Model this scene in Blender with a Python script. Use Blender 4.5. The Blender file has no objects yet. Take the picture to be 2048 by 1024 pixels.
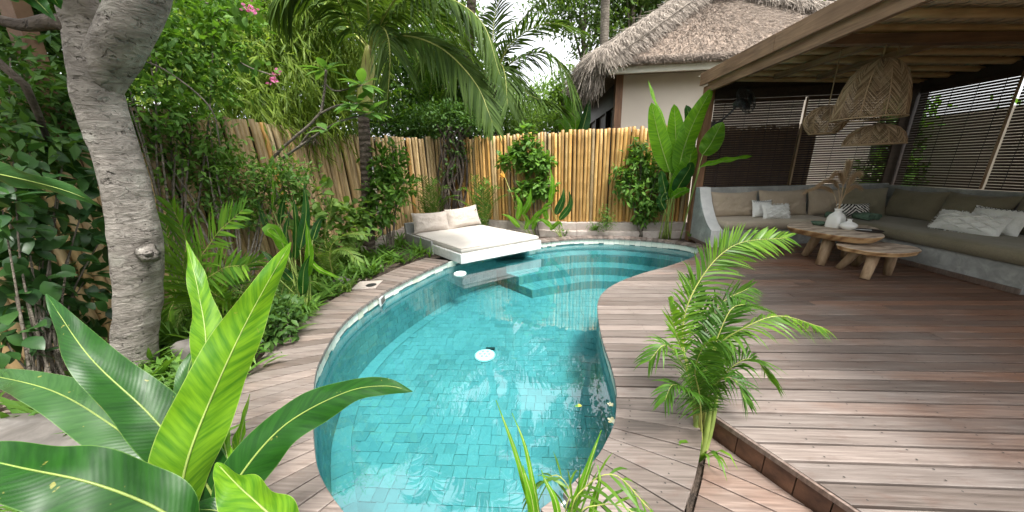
import bpy, math, random
import numpy as np
from mathutils import Vector, Matrix, noise as mnoise
random.seed(11); rng = np.random.default_rng(11)
S = bpy.context.scene; COL = S.collection
V3 = Vector

# ---------------------------------------------------------------- camera
CAM_H = 1.45
_p, _y, _r = map(math.radians, (16.1, 4.1, 1.8))
FWD = V3((-math.sin(_y)*math.cos(_p), math.cos(_y)*math.cos(_p), -math.sin(_p)))
_R0 = V3((math.cos(_y), math.sin(_y), 0)); _U0 = _R0.cross(FWD)
RGT = _R0*math.cos(_r) - _U0*math.sin(_r); UPV = _U0*math.cos(_r) + _R0*math.sin(_r)
cd = bpy.data.cameras.new('camera'); cam = bpy.data.objects.new('camera', cd); COL.objects.link(cam)
cd.sensor_width = 36; cd.lens = 11.02; cd.clip_start = 0.02; cd.clip_end = 2000
cam.matrix_world = Matrix(((RGT.x, UPV.x, -FWD.x, 0), (RGT.y, UPV.y, -FWD.y, 0), (RGT.z, UPV.z, -FWD.z, CAM_H), (0, 0, 0, 1)))
S.camera = cam

# ---------------------------------------------------------------- sky, sun, exposure
SUN_EL, SUN_AZ = 63, 140        # degrees; azimuth clockwise from +Y
W = bpy.data.worlds.new('World'); S.world = W; W.use_nodes = True
wn = W.node_tree; wn.nodes.clear()
wo = wn.nodes.new('ShaderNodeOutputWorld'); wb = wn.nodes.new('ShaderNodeBackground')
sk = wn.nodes.new('ShaderNodeTexSky'); sk.sky_type = 'NISHITA'; sk.sun_disc = False
sk.sun_elevation = math.radians(SUN_EL); sk.sun_rotation = math.radians(SUN_AZ)
sk.air_density = 1.0; sk.dust_density = 4.0; sk.ozone_density = 1.0
hs = wn.nodes.new('ShaderNodeHueSaturation'); hs.inputs['Saturation'].default_value = 0.12; hs.inputs['Value'].default_value = 1.0
wb.inputs['Strength'].default_value = 0.15
wn.links.new(sk.outputs[0], hs.inputs['Color']); wn.links.new(hs.outputs[0], wb.inputs['Color']); wn.links.new(wb.outputs[0], wo.inputs[0])
sl = bpy.data.lights.new('sun', 'SUN'); sl.energy = 1.4; sl.angle = math.radians(11); sl.color = (1.0, 0.965, 0.91)
so = bpy.data.objects.new('sun', sl); COL.objects.link(so)
_a, _e = math.radians(SUN_AZ), math.radians(SUN_EL)
so.rotation_euler = V3((math.sin(_a)*math.cos(_e), math.cos(_a)*math.cos(_e), math.sin(_e))).to_track_quat('Z', 'Y').to_euler()
vs = S.view_settings; vs.view_transform = 'Standard'; vs.look = 'None'; vs.exposure = 1.92; vs.gamma = 1.0; vs.use_curve_mapping = False
S.render.engine = 'CYCLES'
cy = S.cycles; cy.use_denoising = True; cy.max_bounces = 7; cy.diffuse_bounces = 4; cy.glossy_bounces = 3
cy.transmission_bounces = 5; cy.transparent_max_bounces = 10; cy.caustics_reflective = False; cy.caustics_refractive = False
cy.sample_clamp_indirect = 8.0

# ---------------------------------------------------------------- placing helpers (world points seen in given directions)
CP = V3((0, 0, CAM_H)); FPX = 627.0
def ray(px, py): return FWD*FPX + RGT*(px-1024) - UPV*(py-512)
def atd(px, py, d): return CP + ray(px, py)*(d/FPX)
def aty(px, py, Y): r = ray(px, py); return CP + r*(Y/r.y)
def atx(px, py, X): r = ray(px, py); return CP + r*(X/r.x)
def atz(px, py, z=0.0): r = ray(px, py); return CP + r*((z-CAM_H)/r.z)

# ---------------------------------------------------------------- mesh helpers
class G:
    """collects geometry for one mesh object"""
    def __init__(s): s.v = []; s.f = []; s.m = []; s.uv = []
    def add(s, vs, fs, mi=0, uv=None):
        b = len(s.v); s.v.extend([tuple(p) for p in vs]); s.f.extend([tuple(i+b for i in f) for f in fs]); s.m.extend([mi]*len(fs))
        s.uv.extend(uv if uv else [(0.0, 0.0)]*len(vs))
        return s
    def box(s, x0, y0, z0, x1, y1, z1, mi=0, bev=0.0):
        if bev <= 0:
            s.add([(x0,y0,z0),(x1,y0,z0),(x1,y1,z0),(x0,y1,z0),(x0,y0,z1),(x1,y0,z1),(x1,y1,z1),(x0,y1,z1)],
                  [(0,3,2,1),(4,5,6,7),(0,1,5,4),(1,2,6,5),(2,3,7,6),(3,0,4,7)], mi)
        else:
            s.prism([(x0,y0),(x1,y0),(x1,y1),(x0,y1)], z0, z1, mi, bev)
        return s
    def prism(s, poly, z0, z1, mi=0, bev=0.0):
        n = len(poly); P = [V3((p[0], p[1], 0)) for p in poly]
        a = sum(P[i].x*P[(i+1)%n].y - P[(i+1)%n].x*P[i].y for i in range(n))
        if a < 0: P.reverse()
        def inset(d):
            out = []
            for i in range(n):
                e0 = (P[i]-P[i-1]).normalized(); e1 = (P[(i+1)%n]-P[i]).normalized()
                n0 = V3((-e0.y, e0.x, 0)); n1 = V3((-e1.y, e1.x, 0)); q = n0+n1
                k = max(0.3, 1+n0.dot(n1)); out.append(P[i] + q*(d/k))
            return out
        rings = [(P, z0)]
        if bev > 0: rings += [(P, z1-bev), (inset(bev*.3), z1-bev*.3), (inset(bev), z1)]
        else: rings += [(P, z1)]
        vs, fs = [], []
        for (r, z) in rings: vs += [(p.x, p.y, z) for p in r]
        for k in range(len(rings)-1):
            for i in range(n):
                j = (i+1) % n; fs.append((k*n+i, k*n+j, (k+1)*n+j, (k+1)*n+i))
        fs.append(tuple(reversed(range(n)))); fs.append(tuple((len(rings)-1)*n+i for i in range(n)))
        return s.add(vs, fs, mi)
    def tube(s, path, rad, n=8, mi=0, caps=True, wob=0.0, seed=0.0):
        path = [V3(p) for p in path]; m = len(path)
        if not hasattr(rad, '__len__'): rad = [rad]*m
        t0 = (path[1]-path[0]).normalized(); a = V3((0,0,1)) if abs(t0.z) < .9 else V3((1,0,0))
        u = t0.cross(a).normalized(); vs, fs, uv = [], [], []; L = 0
        for i in range(m):
            t = (path[min(i+1, m-1)]-path[max(i-1, 0)]).normalized()
            u = (u - t*u.dot(t)).normalized(); w = t.cross(u)
            if i: L += (path[i]-path[i-1]).length
            for k in range(n):
                an = 2*math.pi*k/n; d = u*math.cos(an)+w*math.sin(an); r = rad[i]
                if wob: q = path[i]*3.0 + d*1.3 + V3((seed, 0, 0)); r *= 1+wob*mnoise.noise(q)+wob*.5*mnoise.noise(q*3.1)
                vs.append(path[i]+d*r); uv.append((k/n, L))
        for i in range(m-1):
            for k in range(n):
                l = (k+1) % n; fs.append((i*n+k, i*n+l, (i+1)*n+l, (i+1)*n+k))
        if caps: fs.append(tuple(reversed(range(n)))); fs.append(tuple((m-1)*n+k for k in range(n)))
        return s.add(vs, fs, mi, uv)
    def bar(s, a, b, w, h, mi=0):
        """rectangular bar from a to b, width w (sideways) and height h"""
        a, b = V3(a), V3(b); t = (b-a).normalized(); up = V3((0,0,1)) if abs(t.z) < .95 else V3((0,1,0))
        x = t.cross(up).normalized()*(w/2); z = x.cross(t).normalized()*(h/2)
        vs = [p+sx*x+sz*z for p in (a, b) for sx, sz in ((-1,-1),(1,-1),(1,1),(-1,1))]
        return s.add(vs, [(0,1,2,3),(7,6,5,4),(0,4,5,1),(1,5,6,2),(2,6,7,3),(3,7,4,0)], mi)
    def lathe(s, prof, n=24, c=(0,0,0), mi=0):
        vs, fs = [], []; m = len(prof)
        for r, z in prof:
            for k in range(n): a = 2*math.pi*k/n; vs.append((c[0]+r*math.cos(a), c[1]+r*math.sin(a), c[2]+z))
        for i in range(m-1):
            for k in range(n): l = (k+1) % n; fs.append((i*n+k, i*n+l, (i+1)*n+l, (i+1)*n+k))
        if prof[0][0] > 1e-4: fs.append(tuple(reversed(range(n))))
        if prof[-1][0] > 1e-4: fs.append(tuple((m-1)*n+k for k in range(n)))
        return s.add(vs, fs, mi)
    def mesh(s, name, mats, smooth=False, uv=False):
        me = bpy.data.meshes.new(name); me.from_pydata(s.v, [], s.f)
        for m in (mats if isinstance(mats, (list, tuple)) else [mats]): me.materials.append(m)
        if any(s.m): me.polygons.foreach_set('material_index', s.m)
        if smooth: me.polygons.foreach_set('use_smooth', [True]*len(me.polygons))
        if uv:
            l = me.uv_layers.new(name='UVMap'); idx = np.empty(len(me.loops), dtype=np.int32); me.loops.foreach_get('vertex_index', idx)
            l.data.foreach_set('uv', np.asarray(s.uv, dtype=np.float32)[idx].ravel())
        me.update(); return me
    def build(s, name, mats, parent=None, smooth=False, uv=False, loc=None):
        return link(name, s.mesh(name, mats, smooth, uv), parent, loc)

def link(name, me, parent=None, loc=None):
    o = bpy.data.objects.new(name, me); COL.objects.link(o)
    if parent is not None: o.parent = parent
    if loc is not None: o.location = loc
    return o
def thing(name, label, cat, loc=(0,0,0), group=None, rz=0.0):
    o = bpy.data.objects.new(name, None); COL.objects.link(o); o.location = loc; o.rotation_euler = (0,0,rz); o.empty_display_size = .1
    return tag(o, label, cat, group)
def tag(o, label, cat, group=None):
    o['label'] = label; o['category'] = cat
    if group: o['group'] = group
    return o
def struct(o): o['kind'] = 'structure'; return o
def stuff(o): o['kind'] = 'stuff'; return o
def cr(pts, n, closed=False):
    """catmull-rom through pts, n samples evenly by parameter then by length"""
    P = [V3(p) if len(p) == 3 else V3((p[0], p[1], 0)) for p in pts]; m = len(P); out = []
    segs = m if closed else m-1; k = 12
    for i in range(segs):
        if closed: a, b, c, d = P[i-1], P[i], P[(i+1)%m], P[(i+2)%m]
        else: b, c = P[i], P[i+1]; a = P[i-1] if i else b*2-c; d = P[i+2] if i+2 < m else c*2-b
        for j in range(k):
            t = j/k; out.append(.5*((2*b)+(c-a)*t+(2*a-5*b+4*c-d)*t*t+(3*b-a-3*c+d)*t**3))
    if not closed: out.append(P[-1])
    else: out.append(out[0].copy())
    L = [0]
    for i in range(1, len(out)): L.append(L[-1]+(out[i]-out[i-1]).length)
    A = np.array([tuple(p) for p in out]); L = np.array(L)
    q = np.linspace(0, L[-1], n+1 if closed else n)
    if closed: q = q[:-1]
    return [V3((np.interp(x, L, A[:,0]), np.interp(x, L, A[:,1]), np.interp(x, L, A[:,2]))) for x in q]

def inst(name, tv, tf, T, mat, parent=None, smooth=False):
    """one mesh made of many copies of a small template (leaves)"""
    tv = np.asarray(tv, float); k, n = len(T), len(tv); nf = len(tf[0]); tf = np.asarray(tf, dtype=np.int64)
    h = np.concatenate([tv, np.ones((n, 1))], 1)
    vv = np.einsum('kij,nj->kni', T[:, :3, :], h).reshape(-1, 3)
    ff = (tf[None]+np.arange(k)[:, None, None]*n).reshape(-1)
    me = bpy.data.meshes.new(name); me.vertices.add(k*n); me.vertices.foreach_set('co', vv.astype(np.float32).ravel())
    me.loops.add(len(ff)); me.loops.foreach_set('vertex_index', ff.astype(np.int32))
    np_ = len(ff)//nf; me.polygons.add(np_); me.polygons.foreach_set('loop_start', (np.arange(np_)*nf).astype(np.int32))
    me.materials.append(mat)
    if smooth: me.polygons.foreach_set('use_smooth', [True]*np_)
    me.update(calc_edges=True)
    return link(name, me, parent)
def frames(pos, d, nrm, s):
    pos, d, nrm = (np.asarray(a, float) for a in (pos, d, nrm)); s = np.asarray(s, float)
    if s.ndim == 1: s = np.repeat(s[:, None], 3, 1)
    d = d/np.linalg.norm(d, axis=1)[:, None]; x = np.cross(d, nrm); x /= np.linalg.norm(x, axis=1)[:, None]+1e-9; z = np.cross(x, d)
    T = np.zeros((len(pos), 4, 4)); T[:, :3, 0] = x*s[:, :1]; T[:, :3, 1] = d*s[:, 1:2]; T[:, :3, 2] = z*s[:, 2:3]; T[:, :3, 3] = pos; T[:, 3, 3] = 1
    return T
def leaf_t(w=.35, fold=.12, droop=.18):
    """small pointed leaf along +Y, length 1"""
    return ([(0,0,0),(-w/2,.42,fold*.6-droop*.15),(0,.45,-droop*.2),(w/2,.42,fold*.6-droop*.15),(0,1,-droop)],
            [(0,3,2),(0,2,1),(2,3,4),(2,4,1)])
def leaf_t2(w=.5, fold=.1, droop=.25):
    """larger leaf, two more cross sections"""
    v = [(0,0,0)]; rows = ((.18,.62),(.42,1.0),(.68,.78),(.87,.38))
    for t, k in rows: z = -droop*t*t; v += [(-w/2*k,t,z+fold*k*.5),(0,t,z),(w/2*k,t,z+fold*k*.5)]
    v.append((0,1,-droop)); f = [(0,3,2),(0,2,1)]
    for r in range(3):
        a = 1+3*r; b = a+3; f += [(a,a+1,b+1),(a,b+1,b),(a+1,a+2,b+2),(a+1,b+2,b+1)]
    f += [(10,11,13),(11,12,13)]; return v, f
LEAF = leaf_t(.42); NARROW = leaf_t(.11, .03, .22); BROAD = leaf_t2(.62, .12, .3); OVAL = leaf_t2(.45, .1, .2)
def rand_dir(n):
    a = rng.normal(size=(n, 3)); return a/np.linalg.norm(a, axis=1)[:, None]
def cloud(blobs, ncl, per, size, spread=.12, up=.25, droop=0.0, shell=.55, cut=None):
    """leaf frames: clusters spread over the outer part of ellipsoid blobs [(centre, radii)]"""
    vol = np.array([r[0]*r[1]*r[2] for _, r in blobs])**.7; pick = rng.choice(len(blobs), ncl, p=vol/vol.sum())
    C = np.array([tuple(c) for c, _ in blobs])[pick]; R = np.array([tuple(r) for _, r in blobs])[pick]
    dr = rand_dir(ncl); rad = (shell+(1-shell)*rng.random(ncl)**.6)*(1+.13*rng.normal(size=ncl))
    cc = C+dr*R*rad[:, None]
    if cut is not None: k = cut(cc); cc, dr = cc[k], dr[k]
    n = len(cc); pos = np.repeat(cc, per, 0)+rng.normal(size=(n*per, 3))*spread
    o = np.repeat(dr, per, 0); d = rand_dir(n*per)*.9+o*.7+np.array([0, 0, up-droop])
    nr = np.array([0, 0, 1.0])+rand_dir(n*per)*.55+o*.35
    return frames(pos, d, nr, size*(.65+.7*rng.random(n*per)))
# ---------------------------------------------------------------- materials
class MT:
    def __init__(s, name):
        s.m = bpy.data.materials.new(name); s.m.use_nodes = True; s.t = s.m.node_tree; s.t.nodes.clear(); s.out = s.n('ShaderNodeOutputMaterial')
    def n(s, typ, ins=None, **kw):
        q = s.t.nodes.new(typ)
        for k, v in kw.items(): setattr(q, k, v)
        for k, v in (ins or {}).items():
            if isinstance(v, bpy.types.NodeSocket): s.t.links.new(v, q.inputs[k])
            else: q.inputs[k].default_value = v
        return q
    def co(s, scale=(1,1,1), kind='Object', jit=True, rot=(0,0,0)):
        tc = s.n('ShaderNodeTexCoord').outputs[kind]
        if jit:
            oi = s.n('ShaderNodeObjectInfo').outputs['Random']
            mu = s.n('ShaderNodeMath', {0: oi, 1: 37.0}, operation='MULTIPLY').outputs[0]
            cx = s.n('ShaderNodeCombineXYZ', {0: mu, 1: mu, 2: mu}).outputs[0]
            tc = s.n('ShaderNodeVectorMath', {0: tc, 1: cx}, operation='ADD').outputs[0]
        return s.n('ShaderNodeMapping', {'Vector': tc, 'Scale': scale, 'Rotation': rot}).outputs[0]
    def pos(s, scale=(1,1,1)):
        return s.n('ShaderNodeMapping', {'Vector': s.n('ShaderNodeNewGeometry').outputs['Position'], 'Scale': scale}).outputs[0]
    def noise(s, vec, scale, detail=4, rough=.55, dist=0.0):
        return s.n('ShaderNodeTexNoise', {'Vector': vec, 'Scale': scale, 'Detail': detail, 'Roughness': rough, 'Distortion': dist}).outputs[0]
    def rand(s): return s.n('ShaderNodeObjectInfo').outputs['Random']
    def island(s): return s.n('ShaderNodeNewGeometry').outputs['Random Per Island']
    def ramp(s, fac, stops):
        r = s.n('ShaderNodeValToRGB', {0: fac}); e = r.color_ramp.elements
        while len(e) < len(stops): e.new(.5)
        for q, (p, c) in zip(e, stops): q.position = p; q.color = tuple(c)+(1,) if len(c) == 3 else c
        return r.outputs[0]
    def mix(s, f, a, b, mode='MIX'):
        c = lambda v: v if isinstance(v, bpy.types.NodeSocket) else tuple(v)+(1,)
        return s.n('ShaderNodeMixRGB', {0: f, 1: c(a), 2: c(b)}, blend_type=mode).outputs[0]
    def math(s, op, a, b=0.0): return s.n('ShaderNodeMath', {0: a, 1: b}, operation=op).outputs[0]
    def mapr(s, v, a, b, c=0.0, d=1.0): return s.n('ShaderNodeMapRange', {0: v, 1: a, 2: b, 3: c, 4: d}).outputs[0]
    def bump(s, h, st=.3, dist=.01): return s.n('ShaderNodeBump', {'Height': h, 'Strength': st, 'Distance': dist}).outputs[0]
    def pr(s, col, rough=.6, nrm=None, spec=.4, metal=0.0, **k):
        i = {'Base Color': col if isinstance(col, bpy.types.NodeSocket) else tuple(col)+(1,), 'Roughness': rough, 'Specular IOR Level': spec, 'Metallic': metal}
        if nrm is not None: i['Normal'] = nrm
        i.update(k); return s.n('ShaderNodeBsdfPrincipled', i).outputs[0]
    def done(s, sh): s.t.links.new(sh, s.out.inputs[0]); return s.m

def plain(name, c1, c2=None, scale=4, rough=.7, bscale=40, bst=.25, bdist=.004, stretch=(1,1,1), spec=.35, var=.0, detail=5):
    """two-tone noise colour + fine bump; var = brightness change from object to object"""
    q = MT(name); v = q.co(stretch); c2 = c2 or tuple(x*.75 for x in c1)
    f = q.noise(v, scale, detail); col = q.ramp(f, [(.32, c2), (.68, c1)])
    if var: col = q.mix(1.0, col, q.ramp(q.rand(), [(0, (1-var,)*3), (1, (1+var,)*3)]), 'MULTIPLY')
    return q.done(q.pr(col, rough, q.bump(q.noise(v, bscale, 4), bst, bdist), spec))

def leafmat(name, a, b, trans=.38, rough=.5, spec=.22, tcol=None, perobj=False):
    q = MT(name); r = q.rand() if perobj else q.island()
    col = q.ramp(r, [(0, b), (.5, tuple((x+y)/2 for x, y in zip(a, b))), (1, a)])
    col = q.mix(.35, col, q.ramp(q.noise(q.co(jit=False), 2.2, 2), [(.35, b), (.65, a)]))
    tc = q.mix(1.0, col, tcol or (1.5, 1.55, .55), 'MULTIPLY')
    t = q.n('ShaderNodeBsdfTranslucent', {'Color': tc}).outputs[0]
    return q.done(q.n('ShaderNodeMixShader', {0: trans, 1: q.pr(col, rough, None, spec), 2: t}).outputs[0])

def bladem(name, a, b, rib, trans=.4, rough=.4, veins=62, tcol=(1.5, 1.5, .5), streak=.07, spec=.28):
    """big leaf blade with oblique side veins; UV: u 0..1 across, v metres along"""
    q = MT(name); uv = q.n('ShaderNodeTexCoord').outputs['UV']; sx = q.n('ShaderNodeSeparateXYZ', {0: uv})
    u, v = sx.outputs[0], sx.outputs[1]
    au = q.math('ABSOLUTE', q.math('SUBTRACT', u, .5))
    nz = q.noise(q.co((1,1,1), jit=True), 9, 3)
    ph = q.math('ADD', q.math('MULTIPLY', q.math('SUBTRACT', v, q.math('MULTIPLY', au, .16)), veins*6.28), q.math('MULTIPLY', nz, 5.0))
    vein = q.math('ADD', q.math('MULTIPLY', q.math('SINE', ph), .5), .5)
    ph2 = q.math('MULTIPLY', q.math('SUBTRACT', v, q.math('MULTIPLY', au, .16)), veins*.8)
    band = q.noise(q.n('ShaderNodeCombineXYZ', {0: ph2, 1: q.math('MULTIPLY', u, 1.5), 2: q.math('MULTIPLY', q.rand(), 20)}).outputs[0], 1.0, 3)
    col = q.mix(q.mapr(band, .35, .65), b, a)
    col = q.mix(q.math('MULTIPLY', vein, .07), col, tuple(x*1.25 for x in a))
    col = q.mix(q.mapr(au, .010, .022, 1.0, 0.0), col, rib)
    col = q.mix(q.mapr(au, .482, .497, 0.0, .7), col, tuple(min(1, x*1.1+.01) for x in rib))
    edge = q.math('ADD', au, q.math('MULTIPLY', q.noise(q.co(jit=True), 14, 4), .10)); col = q.mix(q.mapr(edge, .555, .575, 0, .8), col, (.22,.15,.06))
    spot = q.noise(q.co(jit=True), 28, 3); col = q.mix(q.mapr(spot, .70, .74, 0, .65), col, (.30, .27, .06))
    big = q.noise(q.co(jit=True), 3.2, 3); col = q.mix(q.mapr(big, .55, .75, 0, .45), col, tuple(x*1.2+.015 for x in a))
    nb = q.bump(q.math('ADD', q.math('MULTIPLY', vein, .7), q.math('MULTIPLY', q.noise(q.co(), 30, 3), .8)), streak, .004)
    t = q.n('ShaderNodeBsdfTranslucent', {'Color': q.mix(1.0, col, tcol, 'MULTIPLY')}).outputs[0]
    return q.done(q.n('ShaderNodeMixShader', {0: trans, 1: q.pr(col, q.mapr(q.noise(q.co(), 7, 3), .3, .7, rough-.06, rough+.16), nb, spec), 2: t}).outputs[0])

# --- bamboo culms: golden new ones, grey-brown weathered ones
def bamboo(name, c1, c2, c3, stain):
    q = MT(name); v = q.co((3,3,.7)); f = q.noise(v, 2.2, 4)
    col = q.ramp(f, [(.28, c2), (.5, c1), (.72, c3)])
    col = q.mix(1.0, col, q.ramp(q.rand(), [(0, (.62,.60,.58)), (.5, (1,1,1)), (1, (1.22,1.16,1.02))]), 'MULTIPLY')
    st = q.noise(q.co((9,9,.8)), 2.0, 5, .65); col = q.mix(q.mapr(st, .52, .72, 0, stain), col, (.075,.055,.035))
    z = q.n('ShaderNodeSeparateXYZ', {0: q.n('ShaderNodeTexCoord').outputs['Object']}).outputs[2]
    fine = q.noise(q.co((60,60,2)), 3, 3)
    col = q.mix(q.mapr(fine, .3, .7, 0, .25), col, c2)
    return q.done(q.pr(col, .45, q.bump(fine, .15, .002), .4))
m_bam_gold = bamboo('bamboo_gold', (.49,.285,.090), (.29,.155,.045), (.61,.42,.18), .65)
m_bam_old = bamboo('bamboo_weathered', (.45,.32,.16), (.22,.15,.075), (.57,.44,.26), .55)

# --- deck wood, weathered grey in the open and red-brown under the roof (own wear pattern)
def deckwood(name, wear=True, base=0.0):
    q = MT(name); g = q.noise(q.co((1.2,34,6)), 2.5, 6, .6); gf = q.noise(q.co((4,160,20)), 2.0, 3)
    red = q.ramp(g, [(.25, (.065,.028,.015)), (.5, (.150,.068,.036)), (.75, (.245,.128,.070))])
    grey = q.ramp(g, [(.25, (.105,.085,.074)), (.55, (.192,.160,.141)), (.8, (.285,.248,.224))])
    sp = q.n('ShaderNodeSeparateXYZ', {0: q.n('ShaderNodeNewGeometry').outputs['Position']})
    n1 = q.noise(q.pos((1.1,2.2,1)), 1.3, 5, .62)
    x = q.math('ADD', sp.outputs[0], q.math('MULTIPLY', q.math('SUBTRACT', n1, .5), 4.6))
    x = q.math('ADD', x, q.math('MULTIPLY', q.math('SUBTRACT', q.rand(), .5), 1.0))
    w = q.mapr(x, 2.0, 4.4, 1.0, .15) if wear else q.mapr(n1, .3, .7, base, base+.5)
    col = q.mix(w, red, grey)
    col = q.mix(1.0, col, q.ramp(q.rand(), [(0, (.62,.59,.57)), (.5, (1,1,1)), (1, (1.25,1.2,1.17))]), 'MULTIPLY')
    st = q.noise(q.pos((1,2.5,1)), 4.5, 5, .7); col = q.mix(q.mapr(st, .55, .75, 0, .5), col, (.10,.055,.04))
    return q.done(q.pr(col, q.mapr(g, .3, .7, .36, .58), q.bump(q.math('ADD', g, q.math('MULTIPLY', gf, .6)), .35, .003), .45))
m_deck = deckwood('deck_wood'); m_deck_low = deckwood('deck_wood_brown', False, .4); m_coping = deckwood('coping_wood', False, .75)
m_riser = plain('riser_tile', (.15,.075,.045), (.05,.026,.018), 9, .5, 60, .3, var=.35)
m_timber = plain('timber_brown', (.23,.135,.075), (.10,.05,.028), 3, .62, 30, .5, .006, (1,1,1), var=.15)
def grainy(name, c1, c2, ax, rough=.6):
    q = MT(name); st = [14,14,14]; st[ax] = 1.0; v = q.co(tuple(st)); f = q.noise(v, 1.6, 7, .62, .6)
    col = q.ramp(f, [(.28, c2), (.7, c1)]); k = q.noise(q.co(), 1.7, 4); col = q.mix(q.mapr(k, .45, .75, 0, .5), col, tuple(x*.5 for x in c2))
    return q.done(q.pr(col, rough, q.bump(f, .5, .006), .35))
m_beam_y = grainy('beam_timber', (.30,.19,.115), (.10,.052,.03), 1)
m_beam_x = grainy('beam_timber_cross', (.22,.13,.075), (.08,.042,.025), 0)
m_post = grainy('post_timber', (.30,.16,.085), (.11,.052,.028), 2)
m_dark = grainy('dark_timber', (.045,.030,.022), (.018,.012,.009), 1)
m_slat = plain('blind_slat', (.050,.029,.019), (.022,.013,.009), 6, .55, 60, .2, var=.25, stretch=(1,1,8))
m_purlin = grainy('purlin_bamboo', (.62,.46,.26), (.30,.19,.09), 0, .5)
m_sheet = plain('roof_sheet', (.58,.55,.48), (.46,.43,.37), 5, .6, 50, .1)
m_lining = plain('lining_weave', (.78,.70,.55), (.58,.48,.34), 9, .8, 60, .2)
m_rope = plain('cord_fibre', (.30,.22,.13), None, 20)
m_conc = None
def concrete(name, c1, c2, c3):
    q = MT(name); v = q.co(); a = q.noise(v, 2.1, 7, .62, .7); b = q.noise(v, 9, 5, .6, 1.0)
    col = q.mix(q.mapr(b, .4, .65, 0, .6), q.ramp(a, [(.3, c2), (.55, c1), (.72, c3)]), c2)
    return q.done(q.pr(col, .55, q.bump(b, .25, .004), .4))
m_conc = concrete('polished_concrete', (.34,.345,.33), (.20,.21,.205), (.52,.53,.51))
m_conc_w = concrete('white_concrete', (.66,.66,.64), (.46,.48,.47), (.78,.78,.76))
m_conc_arm = concrete('arm_cap_concrete', (.60,.60,.58), (.48,.49,.48), (.66,.66,.64))
m_plinth = concrete('plinth_render', (.42,.37,.33), (.30,.25,.22), (.52,.47,.43))
m_stone = concrete('kerb_stone', (.155,.14,.125), (.075,.068,.06), (.22,.205,.19))
def fabric(name, c1, c2, wr=.5):
    q = MT(name); v = q.co(); w = q.n('ShaderNodeTexNoise', {'Vector': q.co((400,60,60)), 'Scale': 1.0, 'Detail': 2}).outputs[0]
    w2 = q.noise(q.co((60,60,400)), 1.0, 2); f = q.noise(v, 3, 5)
    col = q.ramp(f, [(.3, c2), (.7, c1)]); col = q.mix(q.math('MULTIPLY', q.mapr(w, .35, .65), .25), col, tuple(x*.6 for x in c2))
    big = q.noise(q.co((1,1,1)), 6.5, 3, .5, 1.6)
    hh = q.math('ADD', q.math('MULTIPLY', w2, .08), big)
    return q.done(q.pr(col, .9, q.bump(hh, wr, .03), .15, **{'Sheen Weight': .15}))
m_fab_tan = fabric('linen_tan', (.45,.37,.28), (.37,.30,.22))
m_fab_olive = fabric('linen_olive', (.235,.205,.14), (.175,.15,.10))
m_fab_seat = fabric('linen_seat', (.47,.40,.31), (.39,.33,.25), .35)
m_fab_seat2 = fabric('linen_seat_olive', (.265,.235,.165), (.21,.185,.125), .3)
m_fab_day = fabric('linen_sand', (.55,.51,.46), (.50,.46,.415), .35)
m_fab_pil = fabric('linen_taupe', (.46,.405,.355), (.40,.35,.305), .6)
m_fab_white = fabric('cotton_white', (.80,.80,.77), (.70,.70,.67), .35)
m_black = plain('black_thread', (.02,.02,.02), None, 20, .8)
m_towel = plain('towel_green', (.13,.20,.14), (.07,.12,.085), 30, .95, 120, .9, .006)
def zebra():
    q = MT('zebra_weave'); tc = q.n('ShaderNodeTexCoord').outputs['Object']; s = q.n('ShaderNodeSeparateXYZ', {0: tc})
    d = q.math('ADD', q.math('ABSOLUTE', s.outputs[0]), s.outputs[2]); d = q.math('ADD', d, q.math('MULTIPLY', q.noise(tc, 9, 2), .03))
    f = q.math('SINE', q.math('MULTIPLY', d, 118.0)); col = q.mix(q.mapr(f, -.12, .12), (.02,.02,.022), (.72,.71,.66))
    return q.done(q.pr(col, .9, q.bump(q.noise(q.co(), 120, 2), .3, .004), .15))
m_zebra = zebra()
m_wall = plain('wall_cream', (.60,.53,.44), (.55,.48,.40), 1.5, .85, 60, .08)
m_band = plain('eave_board', (.62,.60,.52), (.54,.52,.45), 3, .7, 50, .1)
m_thatch = plain('thatch_mat', (.30,.235,.18), (.15,.11,.085), 14, .95, 45, 1.0, .03, (1,1,1))
def straw(name, a, b):
    q = MT(name); col = q.ramp(q.island(), [(0, b), (.6, a), (1, tuple(min(1, x*1.35) for x in a))])
    return q.done(q.pr(col, .9, None, .15))
m_straw = straw('straw', (.29,.238,.195), (.10,.082,.068)); m_straw_l = straw('straw_pale', (.33,.285,.24), (.13,.11,.092))
def bark(name, c1, c2, ring=0.0, ringscale=10, lichen=0.0, bst=.9, wide=1.0):
    q = MT(name); v = q.co((5*wide,5*wide,16*wide), jit=False); a = q.noise(v, 2.0, 8, .68, 1.0); big = q.noise(q.co((1,1,1), jit=False), 2.6, 4, .6, .5)
    col = q.ramp(a, [(.26, c2), (.62, c1), (.8, tuple(x*1.25 for x in c1))])
    col = q.mix(q.mapr(big, .40, .65, 0, .65), col, tuple(x*.45 for x in c2))
    if lichen: col = q.mix(q.mapr(q.noise(q.co((1,1,1.6), jit=False), 3.6, 5, .65), .56, .66, 0, lichen), col, (.40,.38,.33))
    pit = q.noise(q.co((10,10,14), jit=False), 2.4, 3, .5, 1.2); col = q.mix(q.mapr(pit, .66, .73, 0, .75), col, tuple(x*.22 for x in c2))
    h = q.math('SUBTRACT', a, q.math('MULTIPLY', q.mapr(pit, .6, .74), .8))
    if ring:
        z = q.n('ShaderNodeSeparateXYZ', {0: q.co(jit=False)}).outputs[2]
        h = q.math('ADD', h, q.math('MULTIPLY', q.math('SINE', q.math('ADD', q.math('MULTIPLY', z, ringscale*6.28), q.math('MULTIPLY', big, 4))), ring))
    return q.done(q.pr(col, .85, q.bump(h, bst, .03), .2))
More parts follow.
